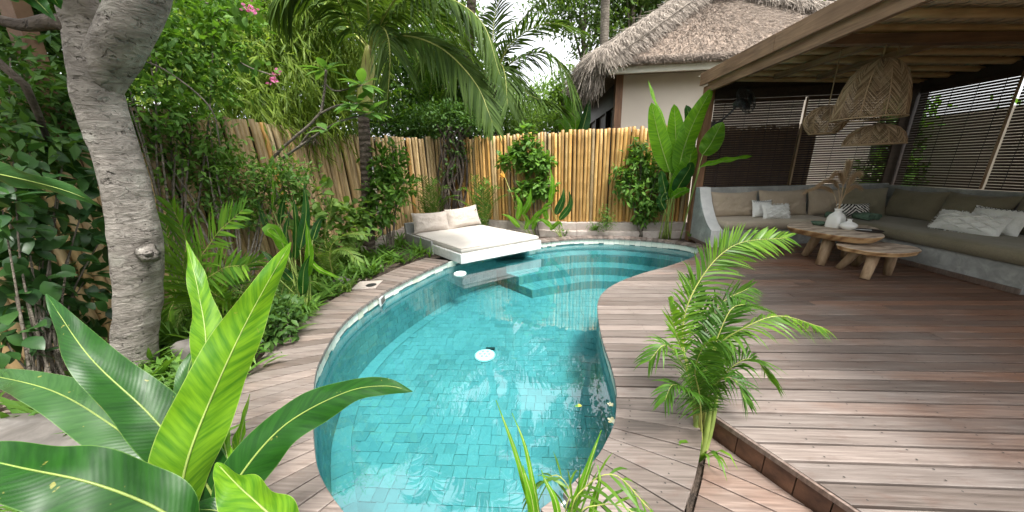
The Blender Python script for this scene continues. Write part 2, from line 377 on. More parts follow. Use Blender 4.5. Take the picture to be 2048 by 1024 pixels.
m_bark = bark('bark_grey', (.40,.362,.32), (.155,.133,.112), .10, 7, .6, 1.0, .8)
m_bark_d = bark('bark_dark', (.13,.105,.085), (.05,.038,.03), .1, 6)
m_bark_p = bark('palm_bark', (.16,.125,.10), (.06,.045,.036), .45, 11)
m_branch = bark('branch_bark', (.24,.21,.17), (.11,.09,.07), .1, 12)
def crownshaft():
    q = MT('crownshaft'); a = q.noise(q.co((6,6,1.2)), 2, 5); col = q.ramp(a, [(.3, (.20,.17,.05)), (.5, (.38,.38,.10)), (.7, (.45,.43,.17))])
    st = q.noise(q.co((14,14,1)), 1.4, 4); col = q.mix(q.mapr(st, .56, .68, 0, .8), col, (.16,.09,.04))
    return q.done(q.pr(col, .5, q.bump(a, .2, .004), .4))
m_shaft = crownshaft()
m_soil = plain('soil', (.105,.075,.055), (.035,.026,.02), 12, .95, 60, 1.0, .03)
m_ground = plain('ground_soil', (.10,.085,.05), (.05,.045,.025), 3, .95, 30, .8, .03)
# --- pool: green volcanic stone tiles, water
def tile(name, a, b, dk, perobj):
    q = MT(name); r = q.rand() if perobj else q.island()
    col = q.ramp(r, [(0, dk), (.08, dk), (.14, b), (.55, tuple((x+y)/2 for x, y in zip(a, b))), (1, a)])
    n = q.noise(q.co(jit=False), 26, 5, .65); col = q.mix(q.mapr(n, .35, .7, 0, .35), col, tuple(x*.72 for x in b))
    sp = q.noise(q.co(jit=False), 9, 4, .7, .8); col = q.mix(q.mapr(sp, .66, .72, 0, .6), col, (.20,.20,.10))
    mot = q.noise(q.pos(), 1.4, 4, .6); col = q.mix(q.mapr(mot, .38, .66, 0, .42), col, tuple(min(.88, x*1.15) for x in a))
    return q.done(q.pr(col, .5, q.bump(n, .2, .003), .3))
m_tile = tile('pool_tile', (.20,.315,.312), (.145,.25,.25), (.125,.215,.215), True)
m_tile_s = tile('pool_tile_rows', (.20,.315,.312), (.145,.25,.25), (.125,.215,.215), False)
m_tile_wl = tile('waterline_tile', (.72,.74,.66), (.58,.62,.53), (.48,.48,.36), False)
m_grout = plain('tile_grout', (.16,.265,.265), (.12,.21,.21), 12)
def water():
    q = MT('pool_water'); n1 = q.noise(q.pos((1,1,1)), 2.3, 3, .5, .3); n2 = q.noise(q.pos((1,1,1)), 9.0, 2)
    nb = q.bump(q.math('ADD', n1, q.math('MULTIPLY', n2, .22)), .055, .02)
    fr = q.math('ADD', q.math('MULTIPLY', q.n('ShaderNodeFresnel', {'IOR': 1.33, 'Normal': nb}).outputs[0], .6), .14)
    tr = q.n('ShaderNodeBsdfTransparent', {'Color': (.53,.95,.99,1)}).outputs[0]
    gl = q.n('ShaderNodeBsdfGlossy', {'Color': (1,1,1,1), 'Roughness': .0, 'Normal': nb}).outputs[0]
    return q.done(q.n('ShaderNodeMixShader', {0: fr, 1: tr, 2: gl}).outputs[0])
m_water = water()
m_white = plain('glazed_white', (.80,.80,.78), (.76,.76,.74), 3, .22, 20, .04, spec=.5)
m_plastic = plain('white_plastic', (.74,.78,.74), (.66,.70,.66), 5, .4)
def lens():
    q = MT('light_lens'); return q.done(q.pr((.85,.85,.84), .25, None, .5, **{'Emission Color': (1,1,.97,1), 'Emission Strength': .42}))  # unlit lens; faint glow added so it reads white through the tinted water
m_lens = lens()
m_metal = plain('black_metal', (.03,.03,.032), (.018,.018,.018), 20, .45)
def slabwood():
    q = MT('slab_wood'); v = q.co((1,1,1)); w = q.n('ShaderNodeTexWave', {'Vector': v, 'Scale': 3.0, 'Distortion': 9.0, 'Detail': 4.0, 'Detail Scale': 1.2}, wave_type='RINGS').outputs[1]
    g = q.noise(q.co((3,3,3)), 3, 6, .6); f = q.math('ADD', q.math('MULTIPLY', w, .4), q.math('MULTIPLY', g, .6))
    nz = q.n('ShaderNodeSeparateXYZ', {0: q.n('ShaderNodeNewGeometry').outputs['True Normal']}).outputs[2]
    side = q.ramp(f, [(.25, (.22,.11,.045)), (.5, (.42,.25,.12)), (.75, (.55,.37,.20))])
    top = q.ramp(f, [(.22, (.27,.20,.15)), (.5, (.50,.40,.31)), (.75, (.62,.53,.43))])
    return q.done(q.pr(q.mix(q.mapr(nz, .5, .8), side, top), .55, q.bump(f, .35, .006), .35))
m_slab = slabwood()
m_leg = plain('leg_wood', (.47,.34,.22), (.26,.165,.095), 4, .6, 30, .4, .005, (6,6,1), var=.15)
m_nothing = None
def rattan():
    q = MT('rattan'); col = q.ramp(q.island(), [(0, (.12,.075,.04)), (.5, (.25,.17,.095)), (1, (.42,.31,.195))]); return q.done(q.pr(col, .6, None, .35))
m_rattan = rattan()
m_pampas = straw('pampas', (.50,.36,.22), (.30,.20,.115))
# --- foliage (real leaf albedos)
m_lf_shrub = leafmat('leaf_shrub', (.135,.255,.040), (.045,.115,.020))
m_lf_dark = leafmat('leaf_dark', (.085,.165,.035), (.030,.078,.020), .34, .45)
m_lf_vine = leafmat('leaf_vine', (.15,.27,.050), (.045,.115,.024))
m_lf_bamboo = leafmat('leaf_bamboo', (.25,.33,.05), (.08,.155,.022), .46)
m_lf_tree = leafmat('leaf_tree', (.115,.185,.045), (.04,.085,.025), .4)
m_lf_light = leafmat('leaf_light', (.17,.27,.06), (.07,.14,.03), .45)
m_lf_hib = leafmat('leaf_hibiscus', (.045,.115,.025), (.014,.046,.014), .2, .36, .35, perobj=True)
m_lf_plum = leafmat('leaf_frangipani', (.14,.26,.06), (.065,.15,.04), .38, .33, perobj=True)
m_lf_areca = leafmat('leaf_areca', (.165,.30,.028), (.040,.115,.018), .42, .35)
m_lf_areca_d = leafmat('leaf_areca_dark', (.095,.205,.020), (.028,.088,.012), .4, .4)  # darker green for most of the fronds
m_lf_palm = leafmat('leaf_palm', (.085,.140,.026), (.028,.058,.014), .34, .55, .12)
m_lf_fern = leafmat('leaf_fern', (.19,.29,.06), (.075,.14,.03), .4)
m_petiole = plain('petiole_green', (.24,.32,.07), (.15,.20,.05), 8, .4)
m_rachis = plain('rachis', (.36,.36,.10), (.22,.25,.06), 6, .45)
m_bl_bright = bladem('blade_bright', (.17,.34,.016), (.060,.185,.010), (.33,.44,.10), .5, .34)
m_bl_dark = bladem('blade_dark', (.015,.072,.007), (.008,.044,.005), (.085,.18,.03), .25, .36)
m_bl_grey = bladem('blade_grey_green', (.042,.112,.028), (.027,.080,.020), (.13,.21,.07), .25, .3)
m_bl_ban = bladem('blade_banana', (.125,.29,.010), (.060,.18,.007), (.22,.35,.05), .5, .46, 40, spec=.28)
m_pink = leafmat('bract_pink', (.62,.20,.36), (.45,.12,.25), .4, .6, tcol=(1.2,1.0,1.0))
m_orange = leafmat('bract_orange', (.75,.30,.06), (.60,.40,.08), .3, .5)
m_petal = plain('petal_white', (.80,.80,.70), (.75,.68,.35), 10, .5)
m_yleaf = plain('fallen_yellow', (.50,.45,.06), (.30,.32,.05), 20, .5)
m_screw = plain('screw_metal', (.05,.045,.04), None, 10, .5)
# ================================================================ ground and pool
POOL = [(-.89,.97),(-1.1,1.13),(-1.27,1.33),(-1.49,1.64),(-1.65,1.89),(-1.75,2.11),(-1.89,2.55),(-1.93,2.98),(-1.86,3.54),(-1.65,4.21),(-1.34,4.9),
        (-.9,5.42),(-.35,5.80),(.18,6.03),(.84,6.25),(1.62,6.22),(2.3,5.96),(2.72,5.66),(2.84,5.42),(2.70,5.12),(2.38,4.75),(1.9,4.38),(1.51,4.13),
        (1.09,3.79),(.83,3.47),(.7,3.16),(.63,2.77),(.59,2.37),(.58,2.06),(.56,1.84),(.53,1.69),(.47,1.51),(.39,1.37),(.31,1.26),(.13,1.08),(-.1,.92),(-.4,.83),(-.68,.86)]
NP = 260
PC = cr(POOL, NP, closed=True)                       # clockwise seen from above
WATER_Z, FLOOR_Z, COPE_Z = -.135, -.72, 0.0
def pnorm(i, C=PC):
    t = (C[(i+1) % len(C)]-C[i-1]).normalized(); return V3((-t.y, t.x, 0))       # outward
PARR = np.array([(p.x, p.y) for p in PC])
def in_pool(x, y, C=PARR):
    x0, y0 = C[:,0], C[:,1]; x1, y1 = np.roll(x0, -1), np.roll(y0, -1)
    c = ((y0 > y) != (y1 > y)) & (x < (x1-x0)*(y-y0)/(y1-y0+1e-12)+x0); return bool(c.sum() % 2)
if in_pool(*(PC[0]+pnorm(0)*.05)[:2]):
    _pn = pnorm
    def pnorm(i, C=PC): return -_pn(i, C)

# ground sheet reaching the horizon, open where the pool is dug
g = G(); ctr = V3((-.3, 3.4, 0)); ks = (None, 2.0, 6.0, 20.0, 80.0, 600.0); vs = []
for k in ks:
    for i in range(NP):
        d = PC[i]-ctr; p = PC[i]+pnorm(i)*.12 if k is None else ctr+d.normalized()*(d.length+k)
        vs.append((p.x, p.y, -.24))
g.add(vs, [(r*NP+i, r*NP+(i+1) % NP, (r+1)*NP+(i+1) % NP, (r+1)*NP+i) for r in range(len(ks)-1) for i in range(NP)])
struct(g.build('ground', m_ground))

pool = struct(bpy.data.objects.new('swimming_pool', None)); COL.objects.link(pool); pool['label'] = 'kidney shaped pool lined with green stone tiles'
# shell behind the tiles
g = G(); vs = [(p+pnorm(i)*.012) for i, p in enumerate(PC)]
g.add([(p.x, p.y, -.035) for p in vs]+[(p.x, p.y, FLOOR_Z-.012) for p in vs], [(i, (i+1) % NP, NP+(i+1) % NP, NP+i) for i in range(NP)])
g.add([(p.x, p.y, FLOOR_Z-.008) for p in vs], [tuple(range(NP))])
g.build('shell', m_grout, pool)
# wall tiles: rows of about ten centimetres round the wall
per = sum((PC[(i+1) % NP]-PC[i]).length for i in range(NP)); NT = int(per/.098)
WC = cr(POOL, NT*2, closed=True)
g, gw = G(), G()
rows = [(-.036, -.125)] + [(-.139-.1*k, -.139-.1*(k+1)+.004) for k in range(6)]
for r, (z1, z0) in enumerate(rows):
    for c in range(NT):
        k = (c*2+r) % (2*NT); a, b = WC[k], WC[(k+2) % (2*NT)]; n = V3((-(b-a).y, (b-a).x, 0)).normalized()
        if in_pool(*((a+b)/2+n*.03)[:2]): n = -n
        e = (b-a)*.02; o = -n*random.uniform(.0, .004); z0_ = max(z0, FLOOR_Z)
        if r == 0: z0_ -= random.uniform(-.02, .012)
        q = [a+e+o, b-e+o]; back = [a+e+n*.01, b-e+n*.01]
        (gw if r == 0 else g).add([(q[0].x,q[0].y,z0_),(q[1].x,q[1].y,z0_),(q[1].x,q[1].y,z1),(q[0].x,q[0].y,z1),(back[0].x,back[0].y,z0_),(back[1].x,back[1].y,z0_),(back[1].x,back[1].y,z1),(back[0].x,back[0].y,z1)],
            [(0,1,2,3),(3,2,6,7),(1,0,4,5),(0,3,7,4),(2,1,5,6)])
stuff(g.build('wall_tile', m_tile_s, pool)); stuff(gw.build('waterline_tile', m_tile_wl, pool))
# floor tiles: border course along the wall, then brick courses
pos = []; TS = .096
for r in range(0, 62):
    y = .75+r*TS
    x = -2.2+(random.random()*.12)
    while x < 3.0:
        w = random.choice((.086,.094,.105,.135)); cx, cyy = x+w/2, y+TS/2
        if all(in_pool(px, py) for px, py in ((x,y),(x+w,y),(x,y+TS),(x+w,y+TS))): pos.append((x, y, w))
        x += w
ins = [PC[i]-pnorm(i)*.17 for i in range(NP)]; INA = np.array([(p.x, p.y) for p in ins])
pos = [q for q in pos if all(in_pool(px, py, INA) for px, py in ((q[0]+.03,q[1]+.03),(q[0]+q[2]-.03,q[1]+TS-.03)))]
pos.sort(key=lambda q: (q[0]**2+q[1]**2)); base_me = {}
def tile_mesh(w, m, nm):
    gg = G(); gg.prism([(-w/2+.0013,-TS/2+.0013),(w/2-.0013,-TS/2+.0013),(w/2-.0013,TS/2-.0013),(-w/2+.0013,TS/2-.0013)], -.01, .0, 0, .0015); return gg
for w in (.086,.094,.105,.135): base_me[w] = tile_mesh(w, m_tile, 'tile').mesh('floor_tile', m_tile)
rest = G()
for k, (x, y, w) in enumerate(pos):
    c = (x+w/2, y+TS/2, FLOOR_Z+random.uniform(-.002, .003))
    if k < 300: o = link('floor_tile', base_me[w], pool, c); o.rotation_euler = (random.uniform(-.01,.01), random.uniform(-.01,.01), random.uniform(-.012,.012))
    else: q = tile_mesh(w, None, ''); rest.add([(p[0]+c[0], p[1]+c[1], p[2]+c[2]) for p in q.v], q.f)
# border course
nb = int(per/.13); BC = cr(POOL, nb, closed=True)
for i in range(nb):
    a, b = BC[i], BC[(i+1) % nb]; n = V3((-(b-a).y, (b-a).x, 0)).normalized(); n = n if in_pool(*((a+b)/2+n*.05)[:2]) else -n
    e = (b-a)*.02; rest.prism([(a+e+n*.004)[:2], (b-e+n*.004)[:2], (b-e+n*.15)[:2], (a+e+n*.15)[:2]], FLOOR_Z-.01, FLOOR_Z+.004+random.uniform(0,.002), 0, .002)
stuff(rest.build('floor_tile_rows', m_tile_s, pool))
# curved steps at the far right end
far = [p for p in PC if p.y > 4.95 and p.x > -.75]; far.sort(key=lambda p: math.atan2(p.y-4.0, p.x-1.0)*-1)
FARC = cr([tuple(p) for p in far[::4]], 70)
cc = V3((1.0, 3.9, 0))
for k, (dep, zt) in enumerate(((.30, -.26), (.62, -.42), (.95, -.57))):
    inner = [p+(cc-p).normalized()*dep for p in FARC]; st = G()
    outer = [p-(cc-p).normalized()*.005 for p in FARC]
    for i in range(len(inner)-1):
        st.prism([outer[i][:2], outer[i+1][:2], inner[i+1][:2], inner[i][:2]], FLOOR_Z, zt-.001*(i % 2)-.0015*(i % 3), 0, .002)
    st.build('step', m_tile_s, pool)
# underwater bench below the day bed, floor light, wall return
L = thing('pool_light', 'round white underwater light set in the pool floor', 'pool light', (-.59, 3.22, FLOOR_Z+.004))
G().lathe([(.0,.0),(.112,.0),(.118,.012),(.105,.022),(.0,.03)], 32).build('lens', m_lens, L, True)
G().lathe([(.118,.0),(.124,.0),(.124,.014),(.118,.018)], 32).build('bezel', m_plastic, L, True)
G().box(-.01,.125,.0,.10,.17,.012).build('grate', m_metal, L)
for k in range(7): a = k*math.pi*2/6; G().lathe([(.0,.0),(.018,.0),(.012,.007),(0,.008)], 12, (0 if k == 6 else .055*math.cos(a), 0 if k == 6 else .055*math.sin(a), .029)).build('led', m_plastic, L, True)
# water
g = G(); g.add([(p+pnorm(i)*.008).to_tuple()[:2]+(WATER_Z,) for i, p in enumerate(PC)], [tuple(range(NP))])
w = struct(g.build('pool_water', m_water)); 
for p in w.data.polygons:
    if p.normal.z < 0: p.flip()
# things afloat
f = atz(920, 548, WATER_Z)
fl = thing('floating_ring', 'pale oval ring floating on the water near the day bed', 'float', (f.x, f.y, WATER_Z))
G().lathe([(.05,-.01),(.075,-.02),(.098,-.005),(.095,.018),(.07,.026),(.05,.012),(.05,-.01)], 28).build('ring', m_plastic, fl, True)
for i, (px, py) in enumerate(((1224, 842), (1221, 811))):
    q = atz(px, py, WATER_Z+.004); fw = thing('frangipani_flower', ('white frangipani blossom with yellow eye floating by the right pool edge' if i == 0 else 'half closed white blossom floating just beyond the open one'), 'flower', q, 'blossoms floating in the pool')
    for k in range(5):
        gg = G(); a = k*1.257+.3*i; L_ = .032 if i == 0 else .022
        c, s = math.cos(a), math.sin(a); pts = [(0,0,0),(.4,-.32,.1),(.8,-.3,.16),(1,0,.12),(.8,.3,.2),(.4,.32,.12)]
        gg.add([((x*c-y*s)*L_, (x*s+y*c)*L_, z*L_*(1 if i == 0 else 3)) for x, y, z in pts], [(0,1,2),(0,2,3),(0,3,4),(0,4,5)]); gg.build('petal', m_petal, fw)
for i, (px, py, lab) in enumerate(((1164, 812, 'small yellow leaf floating left of the white blossoms'), (648, 560, 'fallen brown leaf on the water by the left wall'), (968, 523, 'thin yellow leaf floating below the day bed'))):
    q = atz(px, py, WATER_Z+.003) if i != 1 else atz(835, 561, WATER_Z+.003); a = random.random()*6
    gg = G(); sc = .05; gg.add([((x*math.cos(a)-y*math.sin(a))*sc, (x*math.sin(a)+y*math.cos(a))*sc, z*sc) for x, y, z in BROAD[0]], BROAD[1])
    tag(gg.build('fallen_leaf', m_yleaf, None, loc=q), lab, 'leaf')

# ================================================================ decks
deck = struct(bpy.data.objects.new('timber_deck', None)); COL.objects.link(deck); deck['label'] = 'weathered timber deck of long boards beside the pool'
RX = [(.13,1.08),(.31,1.26),(.39,1.37),(.47,1.51),(.53,1.69),(.56,1.84),(.58,2.06),(.59,2.37),(.63,2.77),(.7,3.16),(.83,3.47),(1.09,3.79),(1.51,4.13),(1.9,4.38),(2.38,4.75),(2.70,5.12),(2.84,5.42)]
RC = [p for p in cr(RX, 200)]; ry = np.array([p.y for p in RC]); rx = np.array([p.x for p in RC])
o_ = np.argsort(ry); ry, rx = ry[o_], rx[o_]
def step_x(y): return 1.093+(1.531-y)*.591
def left_x(y):
    if y < 1.725: return step_x(y)
    if y > 5.42: return float(np.interp(y, (5.42, 5.6, 5.75, 6.5), (2.845, 2.86, 2.97, 3.2)))
    return float(np.interp(y, ry, rx))-.015
PITCH, GAP = .106, .0135
screws = G(); Y0 = 1.725-.106*22
for r in range(66):
    y0 = Y0+r*PITCH; y1 = y0+PITCH-GAP
    if y1 > 6.22: break
    xs = [left_x(y0+(y1-y0)*k/4) for k in range(5)]; xr = 6.45
    cuts = [] if r % 3 == 0 else [random.uniform(2.6, 5.2)]
    if y0 < 1.0: cuts = []
    segs = []; a = xs
    for c in cuts+[xr]:
        b = [c-.002]*5; segs.append((a, b)); a = [c+.002]*5
    for a, b in segs:
        zt = random.uniform(-.0025, .0015); poly = [(a[k], y0+(y1-y0)*k/4) for k in range(5)]; poly = [(b[0], y0), (b[4], y1)]+poly[::-1]
        gg = G(); gg.prism(poly, -.032, zt, 0, .003); gg.build('board', m_deck, deck)
    x = math.ceil(xs[2]/.45)*.45+.08
    while x < 6.3:
        for dy in (.022, .078):
            cx, cyy = x+random.uniform(-.012,.012), y0+dy
            if (cx > max(xs)+.03): screws.add([(cx+.0045*math.cos(k*1.047), cyy+.0045*math.sin(k*1.047), .0018) for k in range(6)], [tuple(range(6))])
        x += .45
# fan of boards between pool edge and palm slot
IN = cr([(.53,1.718),(.52,1.66),(.47,1.51),(.39,1.37),(.31,1.26),(.13,1.08)], 60); OUT = cr([(.985,1.718),(.975,1.60),(.90,1.42),(.76,1.20),(.63,1.03),(.40,.70)], 60)
NB = 9
for k in range(NB):
    i0 = int(round(k*59/NB)); i1 = int(round((k+1)*59/NB)); a0, a1, b0, b1 = IN[i0], IN[i1], OUT[i0], OUT[i1]
    am = IN[(i0+i1)//2]; d = (a1-a0)*.06/2+V3((0,0,0)); e = (b1-b0)*.03
    gg = G(); ov = (a0-b0).normalized()*.014
    gg.prism([(a0+d+ov)[:2], (am+ov)[:2], (a1-d+ov)[:2], (b1-e)[:2], OUT[(i0+i1)//2][:2], (b0+e)[:2]], -.032, random.uniform(-.0025,.001), 0, .003); gg.build('board', m_deck, deck)
    for t in (.15, .75):
        for u in (.25, .75):
            p = (a0.lerp(a1, u)).lerp(b0.lerp(b1, u), t); screws.add([(p.x+.0045*math.cos(q*1.047), p.y+.0045*math.sin(q*1.047), .0018) for q in range(6)], [tuple(range(6))])
stuff(screws.build('screw_heads', m_screw, deck))
# step riser of brown tiles with a nosing strip
sd = V3((.591, -1, 0)).normalized(); P0 = V3((step_x(1.70), 1.70, 0)); sn = V3((-sd.y, sd.x, 0)); sn = -sn if sn.x > 0 else sn
for k in range(16):
    a = P0+sd*(k*.133); b = a+sd*.128; q = [a+sn*.004, b+sn*.004, b-sn*.012, a-sn*.012]
    gg = G(); gg.prism([p[:2] for p in q], -.165, -.034, 0, .003); gg.build('riser_tile', m_riser, deck)
a, b = P0, P0+sd*2.1; gg = G(); gg.prism([p[:2] for p in (a+sn*.016, b+sn*.016, b+sn*.001, a+sn*.001)], -.033, -.003, 0, .003); gg.build('nosing', m_deck_low, deck)
# lower deck
low = struct(bpy.data.objects.new('lower_deck', None)); COL.objects.link(low); low['label'] = 'lower timber deck in front of the step'
def clip(poly, nx, ny, c):
    out = []
    for i in range(len(poly)):
        p, q = poly[i], poly[(i+1) % len(poly)]; dp, dq = p[0]*nx+p[1]*ny-c, q[0]*nx+q[1]*ny-c
        if dp <= 0: out.append(p)
        if (dp < 0) != (dq < 0) and dp != dq: t = dp/(dp-dq); out.append((p[0]+(q[0]-p[0])*t, p[1]+(q[1]-p[1])*t))
    return out
region = [(1.045,1.585),(.86,1.30),(.735,1.13),(.50,.78),(.1,.2),(1.2,-.9),(step_x(-.3),-.3)]
u = (atz(1606,1010,-.15)-atz(1407,925,-.15)); u.z = 0; u.normalize(); nn = V3((-u.y, u.x, 0)); c0 = nn.dot(V3((1.05,1.55,0)))
lim = V3((step_x(1.0)+sn.x*.006, 1.0+sn.y*.006, 0))
for k in range(28):
    hi, lo = c0-k*.108+.02, c0-(k+1)*.108+.02+.007
    q = clip(clip(clip(region, nn.x, nn.y, hi), -nn.x, -nn.y, -lo), -sn.x, -sn.y, -sn.dot(lim))
    if len(q) >= 3:
        gg = G(); gg.prism(q, -.18, -.15+random.uniform(-.002,.001), 0, .003); gg.build('board', m_deck_low, low)
# coping of short boards around the pool
cop = struct(bpy.data.objects.new('pool_coping', None)); COL.objects.link(cop); cop['label'] = 'rim of short grey boards around the pool'
def coping(pts, w0, w1, step, ov=.02):
    c = cr(pts, 400); Lc = [0]
    for i in range(1, 400): Lc.append(Lc[-1]+(c[i]-c[i-1]).length)
    n = int(Lc[-1]/step)
    def at(s):
        i = min(398, max(0, int(np.searchsorted(Lc, s))-1)); t = (s-Lc[i])/(Lc[i+1]-Lc[i]+1e-9); p = c[i].lerp(c[i+1], t)
        d = (c[min(399, i+6)]-c[max(0, i-5)]).normalized(); nr = V3((-d.y, d.x, 0)); nr = -nr if in_pool(*(p+nr*.06)[:2]) else nr; return p, nr
    for k in range(n):
        s0, s1 = k*Lc[-1]/n, (k+1)*Lc[-1]/n-.008; (a, na), (b, nb_) = at(s0), at(s1); f0 = k/n; w = w0+(w1-w0)*f0+random.uniform(-.012, .012)
        gg = G(); gg.prism([(a-na*ov)[:2], (b-nb_*ov)[:2], (b+nb_*w)[:2], (a+na*w)[:2]], -.034, random.uniform(-.003,.002), 0, .003); gg.build('coping_board', m_coping, cop)
coping([(.10,1.055),(-.1,.92),(-.4,.83),(-.68,.86),(-.89,.97),(-1.1,1.13),(-1.27,1.33),(-1.49,1.64),(-1.65,1.89),(-1.75,2.11),(-1.89,2.55),(-1.93,2.98),(-1.86,3.54),(-1.65,4.21),(-1.40,4.80)], .46, .46, .094)
coping([(.05,5.98),(.18,6.03),(.84,6.25),(1.62,6.22),(2.3,5.96),(2.72,5.66),(2.83,5.45)], .26, .17, .098)
# skimmer lid in the coping and its mouth in the wall
sk_ = thing('skimmer_plate', 'square concrete skimmer plate with a round finger hole in the left coping', 'skimmer', (-2.17, 3.70, .003), rz=.12)
gg = G(); gg.prism([(-.15,-.14),(.15,-.14),(.15,.14),(-.15,.14)], .0, .012, 0, .004); gg.build('plate', m_plinth, sk_)
G().lathe([(.0,.0),(.062,.0),(.066,.003),(.0,.003)], 20, (.06,-.03,.0115)).build('hole_shade', m_metal, sk_)  # dark disc laid on the plate, the hole's shade given as colour
sm = thing('skimmer_mouth', 'pale rectangular skimmer opening in the left pool wall', 'skimmer', (-1.865, 3.44, -.04), rz=.13)
G().box(-.004,-.085,-.10,.012,.085,-.0).build('frame', m_conc_arm, sm); G().box(.0125,-.06,-.085,.016,.06,-.015).build('opening', m_stone, sm)  # dark slab stands in for the shade inside the mouth

# ================================================================ planting beds
bed = G(); BL = [(-.2,.05),(-1.1,.55),(-1.62,1.05),(-1.95,1.65),(-2.15,2.1),(-2.28,2.6),(-2.32,3.1),(-2.20,3.8),(-1.98,4.5),(-1.60,5.2)]
inn = cr(BL, 40); outl = cr([(-2.5,-1.2),(-4.6,.0),(-4.3,1.4),(-4.2,2.6),(-4.0,3.6),(-3.95,4.6),(-4.1,5.8),(-3.8,7.2),(-2.2,8.2)], 40)
NR = 14; vs = []
for i in range(40):
    for j in range(NR):
        p = inn[i].lerp(outl[i], j/(NR-1)); z = -.055+.03*mnoise.noise(p*2.3)+.02*mnoise.noise(p*7)+.05*(j/(NR-1))
        if j == 0: z = -.045
        vs.append((p.x, p.y, z))
bed.add(vs, [(i*NR+j, i*NR+j+1, (i+1)*NR+j+1, (i+1)*NR+j) for i in range(39) for j in range(NR-1)])
struct(bed.build('garden_bed', m_soil, None, True))
bed = G(); vs = []
for i in range(30):
    x = -2.3+i*5.6/29
    for j in range(6):
        y = (5.5 if x < -.1 else 6.30-.02*max(0,x-1.6)*8)+j*.42; vs.append((x, min(y, 8.2), -.06+.02*mnoise.noise(V3((x*3, y*3, 0)))))
bed.add(vs, [(i*6+j, i*6+j+1, (i+1)*6+j+1, (i+1)*6+j) for i in range(29) for j in range(5)])
struct(bed.build('far_bed', m_soil, None, True))

# ================================================================ bamboo fences
def culm(seed, mat):
    r = random.Random(seed); gg = G(); n = 10; pr = [(.0338, 0.0)]; z = r.uniform(.05, .3)
    while z < 1.0-.03:
        pr += [(.0338, z-.008), (.0352, z-.002), (.0330, z), (.0355, z+.002), (.0338, z+.008)]; z += r.uniform(.13, .20)
    pr += [(.0335, 1.0)]; vs, fs = [], []
    bx, by = r.uniform(-.012,.012), r.uniform(-.012,.012)
    for rad, z in pr:
        k = math.sin(z*math.pi); ta = 1-.14*z
        for j in range(n): a = 2*math.pi*j/n; vs.append((rad*ta*math.cos(a)+bx*k, rad*ta*math.sin(a)+by*k, z))
    for i in range(len(pr)-1):
        for j in range(n): l = (j+1) % n; fs.append((i*n+j, i*n+l, (i+1)*n+l, (i+1)*n+j))
    b = (len(pr)-1)*n; k = len(vs)
    for j in range(n): a = 2*math.pi*j/n; vs.append((.023*math.cos(a), .023*math.sin(a), 1.0))
    for j in range(n): a = 2*math.pi*j/n; vs.append((.021*math.cos(a), .021*math.sin(a), .94))
    for j in range(n): l = (j+1) % n; fs.append((b+j, b+l, k+l, k+j)); fs.append((k+j, k+l, k+n+l, k+n+j))
    fs.append(tuple(k+n+j for j in range(n)))
    return gg.add(vs, fs).mesh('pole', mat, True)
CUL = {m_bam_gold: [culm(i, m_bam_gold) for i in range(7)], m_bam_old: [culm(30+i, m_bam_old) for i in range(7)]}
def fence(label, pts, z0, z1, mat, lean=0.0, pitch=.075, alt=.15, ymod=None, railside=1):
    t = thing('bamboo_fence', label, 'fence', (pts[0][0], pts[0][1], z0), 'bamboo pole fences round the garden'); O = V3((pts[0][0], pts[0][1], z0))
    P = cr(pts, 300); L = sum((P[i+1]-P[i]).length for i in range(299)); n = int(L/pitch)
    for k in range(n):
        p = P[min(299, int((k+.5)*299/n))]; m = mat
        if random.random() < alt: m = m_bam_old if mat is m_bam_gold else m_bam_gold
        o = link('pole', random.choice(CUL[m]), t); h = (z1-z0)*random.uniform(.985, 1.018); rr = random.uniform(1.04, 1.26)*pitch/.075
        d = (P[min(299, int((k+.5)*299/n)+1)]-p).normalized(); nr = V3((-d.y, d.x, 0))
        o.location = p-O+nr*random.uniform(-.010,.010); o.location.z = 0; o.scale = (rr, rr, h)
        tl = nr*(lean+random.uniform(-.010,.010))+d*random.uniform(-.007,.007)
        o.rotation_euler = V3((tl.x, tl.y, 1)).to_track_quat('Z','Y').to_euler()
        o.rotation_euler.rotate_axis('Z', random.random()*6.28)
    for zz in (.25, .80):
        q = [p-O+V3((0,0,(z1-z0)*zz+z0))+V3((-(P[min(299,i*12+1)]-P[max(0,i*12-1)]).normalized().y, (P[min(299,i*12+1)]-P[max(0,i*12-1)]).normalized().x, 0))*(.075*railside+lean*zz*(z1-z0)) for i, p in enumerate(P[::12])]
        for v in q: v.z -= z0
        G().tube(q, .028, 8).build('rail', m_bam_old, t, True)
    bk = G()
    for i in range(0, 299, 13):
        a, b = P[i]-O, P[min(299, i+13)]-O; d = (b-a).normalized(); nr = V3((-d.y, d.x, 0))*railside
        vs = []
        for z in (.02, (z1-z0)*.965):
            for p in (a, b):
                for off in (.040, .046): q = p+nr*(off+lean*z*railside); vs.append((q.x, q.y, z))
        bk.add(vs, [(0,2,6,4),(1,5,7,3),(4,6,7,5),(0,1,3,2)])
    bk.build('dark_backing', m_dark, t)  # dark sheet added behind the poles so the gaps read dark
    return t
fence('weathered bamboo pole fence down the left side behind the grey trunk', [(-4.5,.0),(-4.15,1.2),(-3.95,2.4),(-3.75,3.6),(-3.68,4.4),(-3.85,5.7),(-3.55,6.95)], -.05, 2.14, m_bam_old, .05, alt=.06)
fence('brown bamboo pole fence section angled into the far corner behind the day bed', [(-3.5,7.0),(-2.9,7.55),(-2.15,8.0)], -.05, 2.14, m_bam_old, .0, alt=.12)
fence('golden bamboo pole fence standing on a low rendered plinth across the back', [(-2.1,7.95),(-1.4,7.55),(-.6,7.18),(.8,6.86),(1.9,6.72),(3.15,6.60)], .24, 2.08, m_bam_gold, .0, alt=.14)
